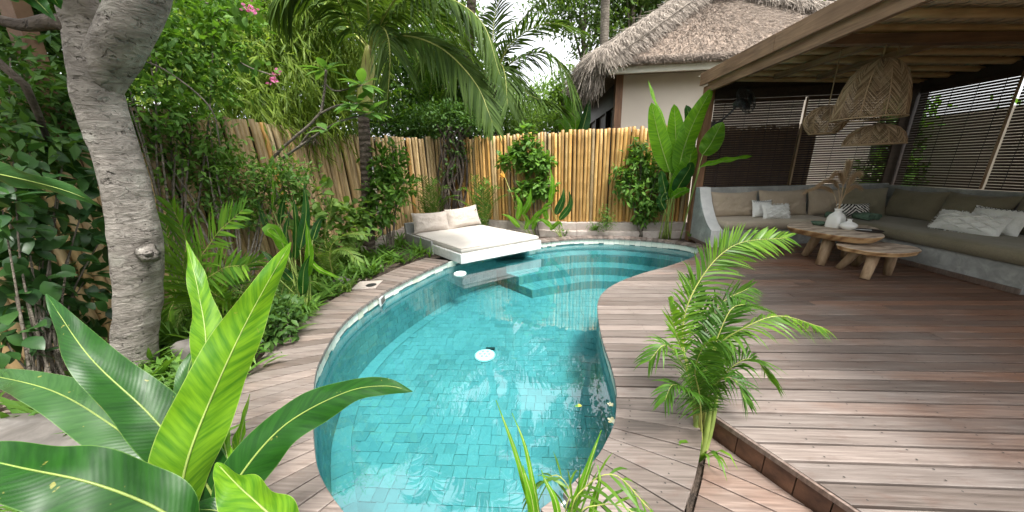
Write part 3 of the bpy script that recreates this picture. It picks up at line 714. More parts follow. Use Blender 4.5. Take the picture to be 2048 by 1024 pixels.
fence('brown bamboo pole fence seen behind the blinds of the pavilion', [(3.2,6.62),(4.2,6.62),(5.3,6.62)], .0, 2.02, m_bam_old, .0, pitch=.082, alt=.05)
# plinth
gg = G(); c = cr([(-2.1,7.93),(-1.4,7.52),(-.6,7.14),(.8,6.82),(1.9,6.68),(3.12,6.56)], 26)
for i in range(25):
    a, b = c[i], c[i+1]; d = (b-a).normalized(); n = V3((d.y, -d.x, 0))
    gg.prism([p[:2] for p in (a+n*.10, b+n*.10, b-n*.10, a-n*.10)], -.12, .235+.006*math.sin(i*2.1), 0, .01)
    gg.prism([p[:2] for p in (a+n*.22, b+n*.22, b+n*.101, a+n*.101)], -.12, .075+.008*math.sin(i*1.3), 0, .01)
tag(gg.build('plinth_wall', m_plinth), 'low rendered plinth wall under the golden bamboo fence', 'wall')
# kerb behind the left bed, and rough stones at the foot of the trunk
gg = G(); c = cr([(-2.98,5.15),(-2.95,5.7),(-3.0,6.3),(-2.9,6.9)], 14)
for i in range(13):
    a, b = c[i], c[i+1]; d = (b-a).normalized(); n = V3((d.y, -d.x, 0)); gg.prism([p[:2] for p in (a+n*.05, b+n*.05, b-n*.05, a-n*.05)], -.1, .17+.02*math.sin(i*1.7), 0, .01)
tag(gg.build('garden_kerb', m_plinth), 'short pale kerb wall between palm trunk and day bed', 'kerb')
def rock(label, c, r, seed, grp=None):
    gg = G(); vs, fs = [], []; n, m = 16, 10
    for i in range(m+1):
        for j in range(n):
            th, ph = math.pi*i/m, 2*math.pi*j/n; d = V3((math.sin(th)*math.cos(ph), math.sin(th)*math.sin(ph), math.cos(th)))
            e = V3([math.copysign(abs(q)**.6, q) for q in d]); k = 1+.22*mnoise.noise(d*1.7+V3((seed,0,0)))+.08*mnoise.noise(d*5+V3((seed,3,0))); vs.append((e.x*r[0]*k, e.y*r[1]*k, e.z*r[2]*k))
    for i in range(m):
        for j in range(n): l = (j+1) % n; fs.append((i*n+j, (i+1)*n+j, (i+1)*n+l, i*n+l))
    gg.add(vs, fs); tag(gg.build('rock', m_stone, None, True, loc=c), label, 'rock', grp)
rock('long pale stone slab lying at the left foot of the grey trunk', (-3.05,1.15,.0), (.75,.22,.13), 1.0, 'stones at the foot of the trunk')
rock('dark flat stone in front of the pale slab, below the broad leaves', (-2.6,.85,-.05), (.5,.2,.10), 2.0, 'stones at the foot of the trunk')
rock('pale stone block right behind the grey trunk', (-2.75,2.25,.02), (.28,.25,.14), 3.0, 'stones at the foot of the trunk')
rock('small grey stone among strappy leaves beside the skimmer lid', (-2.55,3.75,.0), (.10,.08,.09), 4.0)
# ================================================================ thatched house
house = thing('thatched_house', 'cream house with a shaggy brown thatched hip roof behind the fence', 'house', (2.2, 9.0, -.24)); HO = V3((2.2, 9.0, -.24))
def hp(g, name, mat, smooth=False, parent=house):
    g.v = [(x-HO.x, y-HO.y, z-HO.z) for x, y, z in g.v]; return g.build(name, mat, parent, smooth)
hp(G().box(2.3, 9.0, -.24, 8.6, 9.15, 3.70), 'wall', m_wall)
hp(G().box(2.30, 9.15, -.24, 2.42, 14.0, 2.05), 'wall', m_wall)
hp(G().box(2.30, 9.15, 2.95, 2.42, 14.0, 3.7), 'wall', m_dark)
hp(G().box(2.12, 8.93, -.24, 2.299, 9.12, 3.69), 'corner_post', m_post)
for y in (10.6, 12.2, 13.8): hp(G().box(2.26, y, 2.05, 2.45, y+.1, 2.95), 'window_post', m_dark)
q = hp(G().box(2.38, 9.16, 2.06, 2.385, 13.8, 2.94), 'window', m_dark); hp(G().box(2.22, 9.13, 2.02, 2.47, 14.0, 2.055), 'sill', m_beam_y)
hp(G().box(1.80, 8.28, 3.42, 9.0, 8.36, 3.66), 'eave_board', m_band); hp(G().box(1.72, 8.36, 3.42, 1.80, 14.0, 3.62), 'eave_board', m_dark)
EX0, EX1, EY0, EY1, EZ = 1.45, 9.3, 8.10, 14.6, 3.60; AX0, AX1, AY, AZ = 4.75, 5.95, 11.35, 6.05
rf = G(); rf.add([(EX0,EY0,EZ),(EX1,EY0,EZ),(EX1,EY1,EZ),(EX0,EY1,EZ),(AX0,AY,AZ),(AX1,AY,AZ)], [(0,1,5,4),(1,2,5),(2,3,4,5),(3,0,4)])
rf.add([(EX0,EY0,EZ-.05),(EX1,EY0,EZ-.05),(EX1,EY1,EZ-.05),(EX0,EY1,EZ-.05)], [(3,2,1,0)])
roof = hp(rf, 'roof', m_thatch)
# straw: short stalks all over, long fringe at the eaves, shaggy bundles along the hips
ST = ([(-.5,0,0),(.5,0,0),(.35,1,0),(-.35,1,0),(0,0,.6),(0,1,.45)], [(0,1,2,3),(1,4,5,2),(4,0,3,5)])
def strawset(pos, d, nrm, ln, wd, name, mat, par):
    pos = pos-np.array(tuple(HO)); s = np.stack([wd, ln, wd], 1); return stuff(inst(name, ST[0], ST[1], frames(pos, d, nrm, s), mat, par))
A = [np.array(p, float) for p in ((EX0,EY0,EZ),(EX1,EY0,EZ),(EX1,EY1,EZ),(EX0,EY1,EZ),(AX0,AY,AZ),(AX1,AY,AZ))]
def on_face(a, b, c, d, n):     # a,b eave ; d,c ridge
    u, v = rng.random(n), rng.random(n)**1.05; e = a[None]+(b-a)[None]*u[:, None]; r = d[None]+(c-d)[None]*u[:, None]; p = e+(r-e)*v[:, None]; dn = e-r; return p, dn/np.linalg.norm(dn, axis=1)[:, None]
for (a, b, c, d, n) in ((A[0], A[1], A[5], A[4], 15000), (A[3], A[0], A[4], A[4], 5000)):
    p, dn = on_face(a, b, c, d, n); nr = np.cross(b-a, d-a); nr /= np.linalg.norm(nr); nr = nr if nr[2] > 0 else -nr
    dd = dn+nr*(.02+.16*rng.random((n, 1)))+rng.normal(size=(n, 3))*.22; strawset(p+nr*.01, dd, np.tile(nr, (n, 1)), .09+.13*rng.random(n), .006+.007*rng.random(n), 'straw', m_straw, roof)
for (a, b, n, dr) in ((A[0], A[1], 4200, (0,-.8,-.6)), (A[3], A[0], 3500, (-.8,0,-.7))):   # fringe
    u = rng.random(n); p = a+(b-a)*u[:, None]+np.array([0,0,.06])*rng.random((n, 1))-np.array(dr)*.12; d = np.array(dr)+rng.normal(size=(n, 3))*.2
    strawset(p, d, np.tile([0,0,1.0], (n, 1)), .12+.14*rng.random(n), .006+.005*rng.random(n), 'fringe', m_straw, roof)
def bundle(a, b, n, side, seed, w=.42, ln=.42):
    u = rng.random(n); t = (b-a)/np.linalg.norm(b-a); s = np.array(side, float); s /= np.linalg.norm(s)
    k = (rng.random(n)-.5)*2; ph = np.floor(u*14)/14; hump = .10*np.abs(np.sin(u*14*np.pi))
    p = a+(b-a)*u[:, None]+s*(k*w*.5)[:, None]+np.array([0,0,1.0])*((.17*(1-k*k)+hump))[:, None]
    d = -t*.55+s*(k*.9)[:, None]+np.array([0,0,-.25])-np.array([0,0,.5])*np.abs(k)[:, None]+rng.normal(size=(n, 3))*.16
    return strawset(p, d, np.tile([0,0,1.0], (n, 1)), ln*(.6+.6*rng.random(n)), .007+.007*rng.random(n), 'hip_bundle', m_straw_l, roof)
hd = A[4]-A[0]; bundle(A[0]-hd*.03, A[4], 9000, (1,-1,0), 1, .75, .5); bundle(A[1], A[5], 6000, (1,1,0), 2, .62, .45); bundle(A[4], A[5], 3500, (0,1,0), 3, .7, .45); 
n = 3600; cc_ = A[0]; p = np.stack([EX0-.12+.5*rng.random(n)-.05, EY0-.05+.5*rng.random(n), EZ-.0+.30*rng.random(n)], 1); k = rng.random(n)
p[:, 1] += k*2.6; p[:, 0] -= .10*rng.random(n)
strawset(p, np.array([-.35,-.35,-.9])+rng.normal(size=(n, 3))*.17, np.tile([0,1.0,.2], (n, 1)), .45+.45*rng.random(n), .008+.006*rng.random(n), 'corner_fringe', m_straw_l, roof)
for a, b in ((V3(A[0])+V3((.55,-.25,.05)), V3(A[4])+V3((.35,-.30,-.02))), (V3(A[5])+V3((.1,-.30,.02)), V3(A[1])+V3((-.7,-.05,.25)))):
    hp(G().tube([a+V3((0,0,.12)), a.lerp(b,.5)+V3((0,0,.12)), b+V3((0,0,.12))], .016, 6), 'batten', m_branch, True, roof)

# ================================================================ pavilion
PX0, PX1, PY1, PY0 = 2.97, 6.30, 6.15, .35
pav = thing('pavilion', 'open timber pavilion with bamboo purlins and corrugated roof on the right', 'pavilion', (PX0, PY1, 0)); PO = V3((PX0, PY1, 0))
def pp(g, name, mat, smooth=False, parent=pav):
    g.v = [(x-PO.x, y-PO.y, z-PO.z) for x, y, z in g.v]; return g.build(name, mat, parent, smooth)
def rz(x): return 2.70-(x-PX0)*.055             # underside of purlins
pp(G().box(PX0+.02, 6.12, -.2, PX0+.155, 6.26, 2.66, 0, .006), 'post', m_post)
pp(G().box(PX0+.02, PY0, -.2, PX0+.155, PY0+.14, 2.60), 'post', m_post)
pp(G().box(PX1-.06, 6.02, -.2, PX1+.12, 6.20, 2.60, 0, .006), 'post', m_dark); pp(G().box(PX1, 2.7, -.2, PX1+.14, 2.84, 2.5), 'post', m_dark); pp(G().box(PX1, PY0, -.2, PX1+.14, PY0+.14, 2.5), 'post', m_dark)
pp(G().box(PX0-.035, PY0-.2, 2.685, PX0+.015, 4.55, 2.88, 0, .004), 'fascia', m_beam_y); pp(G().box(PX0-.036, 4.556, 2.685, PX0+.014, 6.30, 2.882, 0, .004), 'fascia', m_beam_y)
pp(G().box(PX0+.016, PY0-.2, 2.555, PX0+.075, 6.119, 2.70, 0, .004), 'fascia_beam', m_beam_y)
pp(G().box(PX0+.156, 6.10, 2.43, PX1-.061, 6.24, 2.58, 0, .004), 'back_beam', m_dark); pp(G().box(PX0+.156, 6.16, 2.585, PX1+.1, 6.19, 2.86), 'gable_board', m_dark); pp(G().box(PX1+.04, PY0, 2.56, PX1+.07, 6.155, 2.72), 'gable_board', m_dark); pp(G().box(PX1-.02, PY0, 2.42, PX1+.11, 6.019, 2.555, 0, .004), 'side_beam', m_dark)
Ys = []; y = 6.05
while y > PY0: Ys.append(y); y -= .335
for k, y in enumerate(Ys):
    r = .042+random.uniform(-.004,.006); pts = [V3((x, y+random.uniform(-.008,.008), rz(x)+r+.005)) for x in np.linspace(PX0+.076, PX1+.3, 9)]
    pp(G().tube(pts, [r*(1.0-.012*i) for i in range(9)], 10), 'purlin', m_purlin, True)
pp(G().box(PX1, PY0+.15, .0, PX1+.03, 3.48, 2.42), 'shade_panel', m_dark)  # unseen panel added to keep light out of the pavilion
pp(G().bar((PX0+.08, 4.02, 2.62), (PX1-.02, 4.02, 2.50), .09, .09), 'cross_beam', m_beam_x)
for x in (3.72, 4.35): pp(G().bar((x, 4.07, rz(x)-.05), (x, 5.6, rz(x)-.03), .07, .07), 'rafter', m_beam_y)
sh = G(); nx, ny = 5, 240; vs = []
for i in range(nx):
    x = PX0+.0+i*(3.84)/(nx-1)
    for j in range(ny): yy = PY0-.25+j*(6.45-PY0+.25)/(ny-1); vs.append((x, yy, rz(x)+.180+.016*math.sin(yy*2*math.pi/.15)))
sh.add(vs, [(i*ny+j, (i+1)*ny+j, (i+1)*ny+j+1, i*ny+j+1) for i in range(nx-1) for j in range(ny-1)])
shm = pp(sh, 'roof_sheet', m_sheet, True); sm_ = shm.modifiers.new('thick', 'SOLIDIFY'); sm_.thickness = .006
# woven bamboo lining under the sheet, open weave between purlins
ln_ = G()
for j in range(62):
    yy = PY0+j*.095
    if yy > 6.2: break
    for i in range(46):
        x = PX0+.09+i*.076; 
        ln_.box(x, yy, rz(x)+.100+.006*((i+j) % 2), x+.070, yy+.082, rz(x)+.105+.006*((i+j) % 2))
stuff(pp(ln_, 'roof_lining', m_lining))
# blinds
def blind(label, a, b, z0, z1, group='roll-down bamboo slat blinds of the pavilion', dense=0.0):
    a, b = V3((a[0], a[1], 0)), V3((b[0], b[1], 0)); d = (b-a); L = d.length; ang = math.atan2(d.y, d.x)
    t = thing('slat_blind', label, 'blind', (a.x, a.y, z0), group, ang); H = z1-z0; n = int(H/.038)
    me = G().box(0, -.003, 0, L, .003, .0318+.0022*dense).mesh('slat', m_slat)
    for k in range(n):
        o = link('slat', me, t, (0, random.uniform(-.002,.002), k*H/n)); o.rotation_euler = (random.uniform(-.10,.10), random.uniform(-.0012,.0012), 0)
    for u in (.12, .37, .63, .88): G().tube([(L*u, -.006, 0), (L*u, -.006, H)], .003, 5).build('tie_cord', m_metal, t)
    G().box(0, -.02, H, L, .015, H+.06).build('head_rail', m_slat, t); G().tube([(0, 0, -.02), (L, 0, -.02)], .013, 8).build('bottom_rail', m_slat, t)
    return t
blind('left back-wall slat blind behind the black fan', (3.14, 6.13), (4.60, 6.13), .93, 2.36, dense=1.0)
blind('right back-wall slat blind behind the hanging lamps', (4.66, 6.13), (6.20, 6.13), .93, 2.36)
blind('side-wall slat blind next to the dark corner post', (6.28, 6.00), (6.28, 4.90), .93, 2.36)
blind('side-wall slat blind at the right edge of the picture', (6.28, 4.86), (6.28, 3.50), .93, 2.36)
for i, (x, y, l) in enumerate(((4.63, 6.10, 'pale bamboo cane upright between the two back blinds'), (6.25, 4.88, 'pale bamboo cane upright between the two side blinds'))):
    tag(G().tube([(x, y, .94), (x, y, 1.6), (x, y, 2.40)], .014, 8).build('blind_cane', m_leg, None, True), l, 'cane')
# fan on the left post
fan = thing('wall_fan', 'black wall fan on a bent bracket at the left pavilion post', 'fan', (3.13, 6.06, 2.02))
F0 = V3((3.13, 6.06, 2.02))
G().tube([V3((0,0,0)), V3((.07,-.10,.05)), V3((.16,-.20,.17)), V3((.22,-.25,.28))], .018, 8).build('bracket', m_metal, fan, True)
G().box(-.02,-.03,-.06,.02,.03,.06).build('wall_plate', m_metal, fan)
mo = G(); mo.lathe([(0,-.09),(.05,-.09),(.065,-.04),(.065,.03),(.03,.06),(0,.06)], 18); fm = mo.build('motor', m_metal, fan, True, loc=(.24,-.27,.30)); fm.rotation_euler = (math.radians(70), 0, math.radians(35))
for k in range(3):
    bl = G(); vs = []
    for i in range(7):
        r = .04+.15*i/6; w = .05+.05*math.sin(i/6*2.6)
        for s_ in (-1, 1): vs.append((r, s_*w*.7, .09+s_*w*.25)); 
    bl.add(vs, [(2*i, 2*i+2, 2*i+3, 2*i+1) for i in range(6)]); o = bl.build('blade', m_metal, fm, True); o.rotation_euler = (0, 0, k*2.094); o.modifiers.new('t', 'SOLIDIFY').thickness = .004
cg = G()
for k in range(36):
    a = k*math.pi/18; cg.tube([(math.cos(a)*r, math.sin(a)*r, z) for r, z in ((.03,.16),(.13,.155),(.20,.12),(.215,.08),(.20,.04),(.13,.005),(.06,0))], .0022, 4)
for r, z in ((.215,.08),(.13,.155),(.13,.005),(.05,.16)): cg.tube([(r*math.cos(k*math.pi/16), r*math.sin(k*math.pi/16), z) for k in range(33)], .003, 5, caps=False)
cg.build('cage', m_metal, fm, True)

# ================================================================ built-in sofa
sofa = thing('built_in_sofa', 'grey polished concrete corner sofa base with curved left arm', 'sofa', (3.0, 6.1, 0)); SO = V3((3.0, 6.1, 0))
def sp(g, name, mat, smooth=False):
    g.v = [(x-SO.x, y-SO.y, z) for x, y, z in g.v]; return g.build(name, mat, sofa, smooth)
prof = [(6.10,0.0),(5.40,0.0),(5.40,.29),(5.47,.325),(5.56,.38),(5.66,.47),(5.76,.585),(5.85,.72),(5.92,.86),(5.96,.965),(6.10,.965)]
arm = G(); n = len(prof); vs = [(3.0, y, z) for y, z in prof]+[(3.185, y, z) for y, z in prof]
arm.add(vs, [tuple(range(n)), tuple(reversed(range(n, 2*n)))]); arm.add([(x, y, z) for x in (2.998, 3.187) for y, z in prof], [(i, i+1, n+i+1, n+i) for i in range(n-1)], 1)
sp(arm, 'arm', [m_conc, m_conc_arm])
sp(G().box(3.19, 5.36, 0, 5.03, 6.10, .305, 0, .012), 'base', m_conc); sp(G().box(5.032, 3.34, 0, 6.20, 6.10, .303, 0, .012), 'base', m_conc)
sp(G().box(3.19, 6.0, .30, 6.20, 6.098, .955, 0, .012), 'back', m_conc); sp(G().box(6.11, 3.345, .30, 6.205, 5.995, .93, 0, .012), 'back', m_conc)
sp(G().box(3.19, 5.338, .002, 5.03, 5.358, .062), 'skirting', m_deck_low); sp(G().box(5.010, 3.34, .002, 5.030, 5.336, .062), 'skirting', m_deck_low); sp(G().box(2.975, 5.38, .002, 2.996, 6.10, .05), 'skirting', m_deck_low)
def cushion_box(name, label, cat, x0, y0, z0, x1, y1, z1, mat, seed, grp=None, quad=None):
    nx, ny = 26, 26; vs, fs = [], []; cx, cyy = (x0+x1)/2, (y0+y1)/2; r = .035
    def P(u, v, top):
        if quad: a, b, c, d = quad; p = a.lerp(b, u).lerp(d.lerp(c, u), v); x, y = p.x, p.y
        else: x, y = x0+(x1-x0)*u, y0+(y1-y0)*v
        e = min(u, 1-u)*(x1-x0 if not quad else (quad[1]-quad[0]).length), min(v, 1-v)*(y1-y0 if not quad else (quad[3]-quad[0]).length); m = min(e)
        dome = (1-math.exp(-m/.035))
        nz = .009*mnoise.noise(V3((x*3.1+seed, y*3.1, 0)))+.004*mnoise.noise(V3((x*9+seed, y*9, 1)))
        return (x, y, (z1-r+r*dome+nz*dome) if top else z0)
    us = [0,.006,.02,.045]+[.045+.91*k/(nx-7) for k in range(1, nx-7)]+[.955,.98,.994,1]; nn_ = len(us)
    for top in (True, False):
        for j in us:
            for i in us: vs.append(P(i, j, top))
    N2 = nn_*nn_
    for j in range(nn_-1):
        for i in range(nn_-1): a = j*nn_+i; fs.append((a, a+1, a+nn_+1, a+nn_)); fs.append((N2+a, N2+a+nn_, N2+a+nn_+1, N2+a+1))
    for i in range(nn_-1):
        for a, b in ((i, i+1), ((nn_-1)*nn_+i+1, (nn_-1)*nn_+i)): fs.append((b, a, N2+a, N2+b))
        for a, b in (((i+1)*nn_, i*nn_), (i*nn_+nn_-1, (i+1)*nn_+nn_-1)): fs.append((b, a, N2+a, N2+b))
    vs = [(x-cx, y-cyy, z-z0) for x, y, z in vs]
    return tag(G().add(vs, fs).build(name, mat, None, True, loc=(cx, cyy, z0)), label, cat, grp)
cushion_box('seat_pad', 'long tan linen seat pad on the back run of the concrete sofa', 'seat cushion', 3.20, 5.345, .308, 4.985, 5.99, .455, m_fab_seat, 1)
cushion_box('seat_pad', 'long olive linen seat pad on the right run of the concrete sofa', 'seat cushion', 4.995, 3.36, .307, 6.10, 5.985, .455, m_fab_seat2, 5)
def pillow(name, label, cat, c, w, h, th, yaw, tilt, mat, seed=0, roll=0, grp=None, parts=None, sag=.03):
    n = 22; vs, fs = [], []
    for s_ in (1, -1):
        for j in range(n+1):
            for i in range(n+1):
                u, v = i/n*2-1, j/n*2-1; pu = abs(u); pv = abs(v)
                t = max(0, (1-pu**3.2))**.62*max(0, (1-pv**3.2))**.62
                kx = 1-.055*(1-pv**2)*pu**3 ; kz = 1-.065*(1-pu**2)*pv**3
                wr = .014*mnoise.noise(V3((u*2.2+seed, v*2.2, s_)))*t+.018*mnoise.noise(V3((u*5+seed, v*5, s_*2+seed)))*t
                vs.append((u*w/2*kx, s_*(t*th/2)+wr, v*h/2*kz-sag*h*(1-u*u)*max(0, v)))
    m = (n+1)*(n+1)
    for j in range(n):
        for i in range(n): a = j*(n+1)+i; fs.append((a+1, a, a+n+1, a+n+2)); fs.append((m+a, m+a+1, m+a+n+2, m+a+n+1))
    g_ = G().add(vs, fs); me = g_.mesh(name, mat, True); o = link(name, me, None, c)
    o.rotation_mode = 'YXZ' if False else 'XYZ'; o.rotation_euler = (Matrix.Rotation(yaw, 4, 'Z') @ Matrix.Rotation(-tilt, 4, 'X') @ Matrix.Rotation(roll, 4, 'Y')).to_euler()
    return tag(o, label, cat, grp)
R = math.radians; bc = 'back cushions of the concrete sofa'
pillow('back_cushion', 'leftmost tan back cushion beside the curved white arm', 'cushion', (3.60, 5.90, .665), .80, .46, .20, 0, R(14), m_fab_tan, 1, grp=bc)
pillow('back_cushion', 'second tan back cushion from the arm, behind the small white pillows', 'cushion', (4.42, 5.90, .67), .82, .47, .20, 0, R(14), m_fab_tan, 2, grp=bc)
pillow('back_cushion', 'third tan back cushion from the arm, half hidden by the pampas grass', 'cushion', (5.13, 5.90, .67), .58, .47, .20, 0, R(14), m_fab_tan, 3, grp=bc)
pillow('back_cushion', 'pale olive cushion with stitched diamond standing in the sofa corner', 'cushion', (5.62, 5.78, .68), .62, .48, .17, R(-20), R(16), m_fab_seat2, 4, grp=bc)
pillow('back_cushion', 'dark olive back cushion just right of the sofa corner', 'cushion', (5.98, 5.36, .67), .74, .46, .20, R(-90), R(14), m_fab_olive, 5, grp=bc)
pillow('back_cushion', 'middle dark olive back cushion on the right run', 'cushion', (5.98, 4.66, .67), .72, .47, .20, R(-90), R(16), m_fab_olive, 6, grp=bc)
pillow('back_cushion', 'dark olive back cushion at the right edge of the picture', 'cushion', (5.98, 3.96, .67), .70, .46, .20, R(-90), R(14), m_fab_olive, 7, grp=bc)
tp = 'throw pillows on the sofa'
def trims(o, w, h, th, rows):
    for v in rows:
        z = G()
        for k in range(11):
            u = -0.88+k*.176; p = max(0, 1-abs(u)**3.2)**.62*max(0, 1-abs(v)**3.2)**.62; x, zz, y = u*w/2, v*h/2-.03*h*(1-u*u)*max(0, v), -p*th/2-.010
            z.tube([(x-.016, y, zz+.011), (x, y, zz-.011), (x+.016, y, zz+.011)], .0035, 4)
        z.build('zigzag_trim', m_black, o)
o = pillow('throw_pillow', 'small white pillow with black zigzag trim behind the tufted one on the left', 'pillow', (3.98, 5.74, .60), .34, .30, .11, R(3), R(16), m_fab_white, 8, grp=tp); trims(o, .34, .30, .11, (.80,))
def tufts(o, w, h, th):
    z = G()
    for s_ in (1, -1):
        for off in (-.9, -.3, .3, .9):
            pts = []
            for k in range(25):
                u = -.85+k*1.7/24; v = s_*((u*1.15+off+1.7) % 1.7-.85) if False else s_*(u*.9)+off
                if abs(v) > .82:
                    if len(pts) > 2: z.tube(pts, .010, 5, wob=.5)
                    pts = []; continue
                p = max(0, 1-abs(u)**3.2)**.62*max(0, 1-abs(v)**3.2)**.62; pts.append((u*w/2, -p*th/2-.006, v*h/2-.03*h*(1-u*u)*max(0, v)))
            if len(pts) > 2: z.tube(pts, .010, 5, wob=.5)
    z.build('tufting', m_fab_white, o, True)
    fr = G()
    for k in range(150):
        u = random.uniform(-1, 1); s_ = random.choice((-1, 1)); e = random.random() < .4
        a = V3((u*w/2*.96, 0, s_*h/2*.93)) if not e else V3((s_*w/2*.94, 0, u*h/2*.93)); d = V3((0, random.uniform(-.3,.3), s_)) if not e else V3((s_, random.uniform(-.3,.3), random.uniform(-.3,.3)))
        fr.tube([a, a+d*random.uniform(.010,.026)+V3((random.uniform(-.006,.006),0,0))], .0026, 4)
    stuff(fr.build('fringe', m_fab_white, o))
o = pillow('throw_pillow', 'white tufted diamond pillow leaning on the second tan cushion', 'pillow', (4.12, 5.60, .565), .42, .25, .12, R(-4), R(24), m_fab_white, 9, R(-2), tp); tufts(o, .42, .25, .12)
o = pillow('throw_pillow', 'black and white chevron striped pillow in the sofa corner', 'pillow', (5.36, 5.62, .555), .48, .24, .12, R(-8), R(22), m_zebra, 10, 0, tp)
o = pillow('throw_pillow', 'white pillow with black zigzag trim standing behind the large tufted one on the right', 'pillow', (5.72, 4.22, .615), .44, .34, .13, R(-70), R(26), m_fab_white, 11, R(3), tp); trims(o, .44, .34, .13, (.80,))
o = pillow('throw_pillow', 'large white tufted pillow with frayed edges on the right run', 'pillow', (5.52, 4.30, .575), .56, .30, .15, R(-62), R(40), m_fab_white, 12, R(6), tp); tufts(o, .56, .30, .15)
for i, (c, l) in enumerate((((5.20, 5.22, .455), 'rolled green towel on the seat pad in front of the striped pillow'), ((4.86, 5.36, .457), 'second rolled green towel behind the white bottle vase'))):
    t = thing('rolled_towel', l, 'towel', c, 'green towels on the sofa', .12+.5*i)
    for dx in (-.07, .07) if i == 0 else (0,):
        sp_ = [V3((dx+ (.062-.006*k*.28)*math.cos(k*.5)*.9, 0, .062+(.058-.006*k*.28)*math.sin(k*.5))) for k in range(34)]
        gg = G(); vs = [(p.x, y, p.z) for p in sp_ for y in (-.11, .11)]; gg.add(vs, [(2*k, 2*k+1, 2*k+3, 2*k+2) for k in range(33)]); q = gg.build('roll', m_towel, t, True); q.modifiers.new('t', 'SOLIDIFY').thickness = .008

# ================================================================ tables and what stands on them
def slab_table(label, outline, zt, th, legs, under, grp):
    c = cr(outline, 56, closed=True); ctr_ = sum(c, V3())/len(c); t = thing('slab_table', label, 'coffee table', (ctr_.x, ctr_.y, 0), grp)
    gg = G(); n = len(c); rings = ((zt-th, .80*under, 1), (zt-th*.85, .90*under, 1), (zt-th*.4, .97, 1), (zt-.012, 1.0, 1), (zt-.004, .995, 1), (zt, .98, 1)); vs, fs = [], []
    for k, (z, s_, _) in enumerate(rings):
        for i, p in enumerate(c):
            q = p-ctr_; w = 1+.035*mnoise.noise(V3((p.x*5, p.y*5, z*9)))*(1 if k < 4 else .5); vs.append((q.x*s_*w, q.y*s_*w, z+.004*mnoise.noise(V3((p.x*8, p.y*8, 2)))))
    for k in range(len(rings)-1):
        for i in range(n): j = (i+1) % n; fs.append((k*n+i, k*n+j, (k+1)*n+j, (k+1)*n+i))
    fs.append(tuple(reversed(range(n)))); fs.append(tuple(range((len(rings)-1)*n, len(rings)*n)))
    gg.add(vs, fs); q = gg.build('top', m_slab, t)
    for (bx, by, tx, ty, r) in legs:
        G().tube([V3((bx-ctr_.x, by-ctr_.y, .003)), V3(((bx+tx)/2-ctr_.x, (by+ty)/2-ctr_.y, (zt-th)/2)), V3((tx-ctr_.x, ty-ctr_.y, zt-th+.012))], [r*.86, r*1.02, r*1.12], 14, wob=.12, seed=bx*9).build('leg', m_leg, t, True)
    return t
tb = 'live-edge wood coffee tables'
slab_table('taller live-edge wood slab table carrying the white vases', [(3.72,4.78),(3.98,5.02),(4.35,5.08),(4.68,4.92),(4.74,4.60),(4.52,4.30),(4.30,4.05),(4.02,3.97),(3.84,4.15),(3.74,4.45)], .475, .095,
    [(4.12,4.86,4.16,4.74,.052),(3.94,4.38,4.02,4.42,.058),(4.56,4.72,4.50,4.66,.052)], 1.0, tb)
slab_table('lower round live-edge stool table with splayed legs in front', [(3.84,4.10),(4.02,4.27),(4.32,4.30),(4.55,4.15),(4.60,3.94),(4.42,3.76),(4.12,3.70),(3.90,3.82)], .36, .062,
    [(4.06,4.24,4.14,4.12,.045),(3.985,3.82,4.10,3.90,.05),(4.40,3.98,4.36,3.96,.045),(4.36,4.35,4.32,4.15,.042)], 1.05, tb)
v1 = thing('bottle_vase', 'tall faceted white ceramic bottle vase holding pampas plumes', 'vase', (4.22, 4.62, .478), 'white vases on the slab table', .3)
gg = G(); pr = [(.062,0),(.068,.01),(.068,.075),(.066,.115),(.056,.148),(.037,.172),(.030,.180),(.030,.198),(.036,.203),(.036,.218),(.030,.220),(.026,.214),(.025,.19)]; vs, fs = [], []; n = 28
for r, z in pr:
    for k in range(n):
        a = 2*math.pi*k/n; e = max(0, 1-z/.19)**.35; sq = 1/max(abs(math.cos(a)), abs(math.sin(a))); f_ = 1+(min(sq, 1.28)-1)*e; vs.append((r*f_*math.cos(a)*1.2, r*f_*math.sin(a)*1.2, z*1.2))
for i in range(len(pr)-1):
    for k in range(n): l = (k+1) % n; fs.append((i*n+k, i*n+l, (i+1)*n+l, (i+1)*n+k))
fs.append(tuple(reversed(range(n)))); gg.add(vs, fs).build('body', m_white, v1, True)
v2 = thing('round_vase', 'small round white ceramic vase beside the bottle vase', 'vase', (4.25, 4.46, .478), 'white vases on the slab table')
G().lathe([(.045,0),(.050,.006),(.082,.03),(.092,.055),(.082,.08),(.045,.102),(.024,.112),(.020,.13),(.028,.14),(.028,.145),(.018,.142)], 30).build('body', m_white, v2, True)
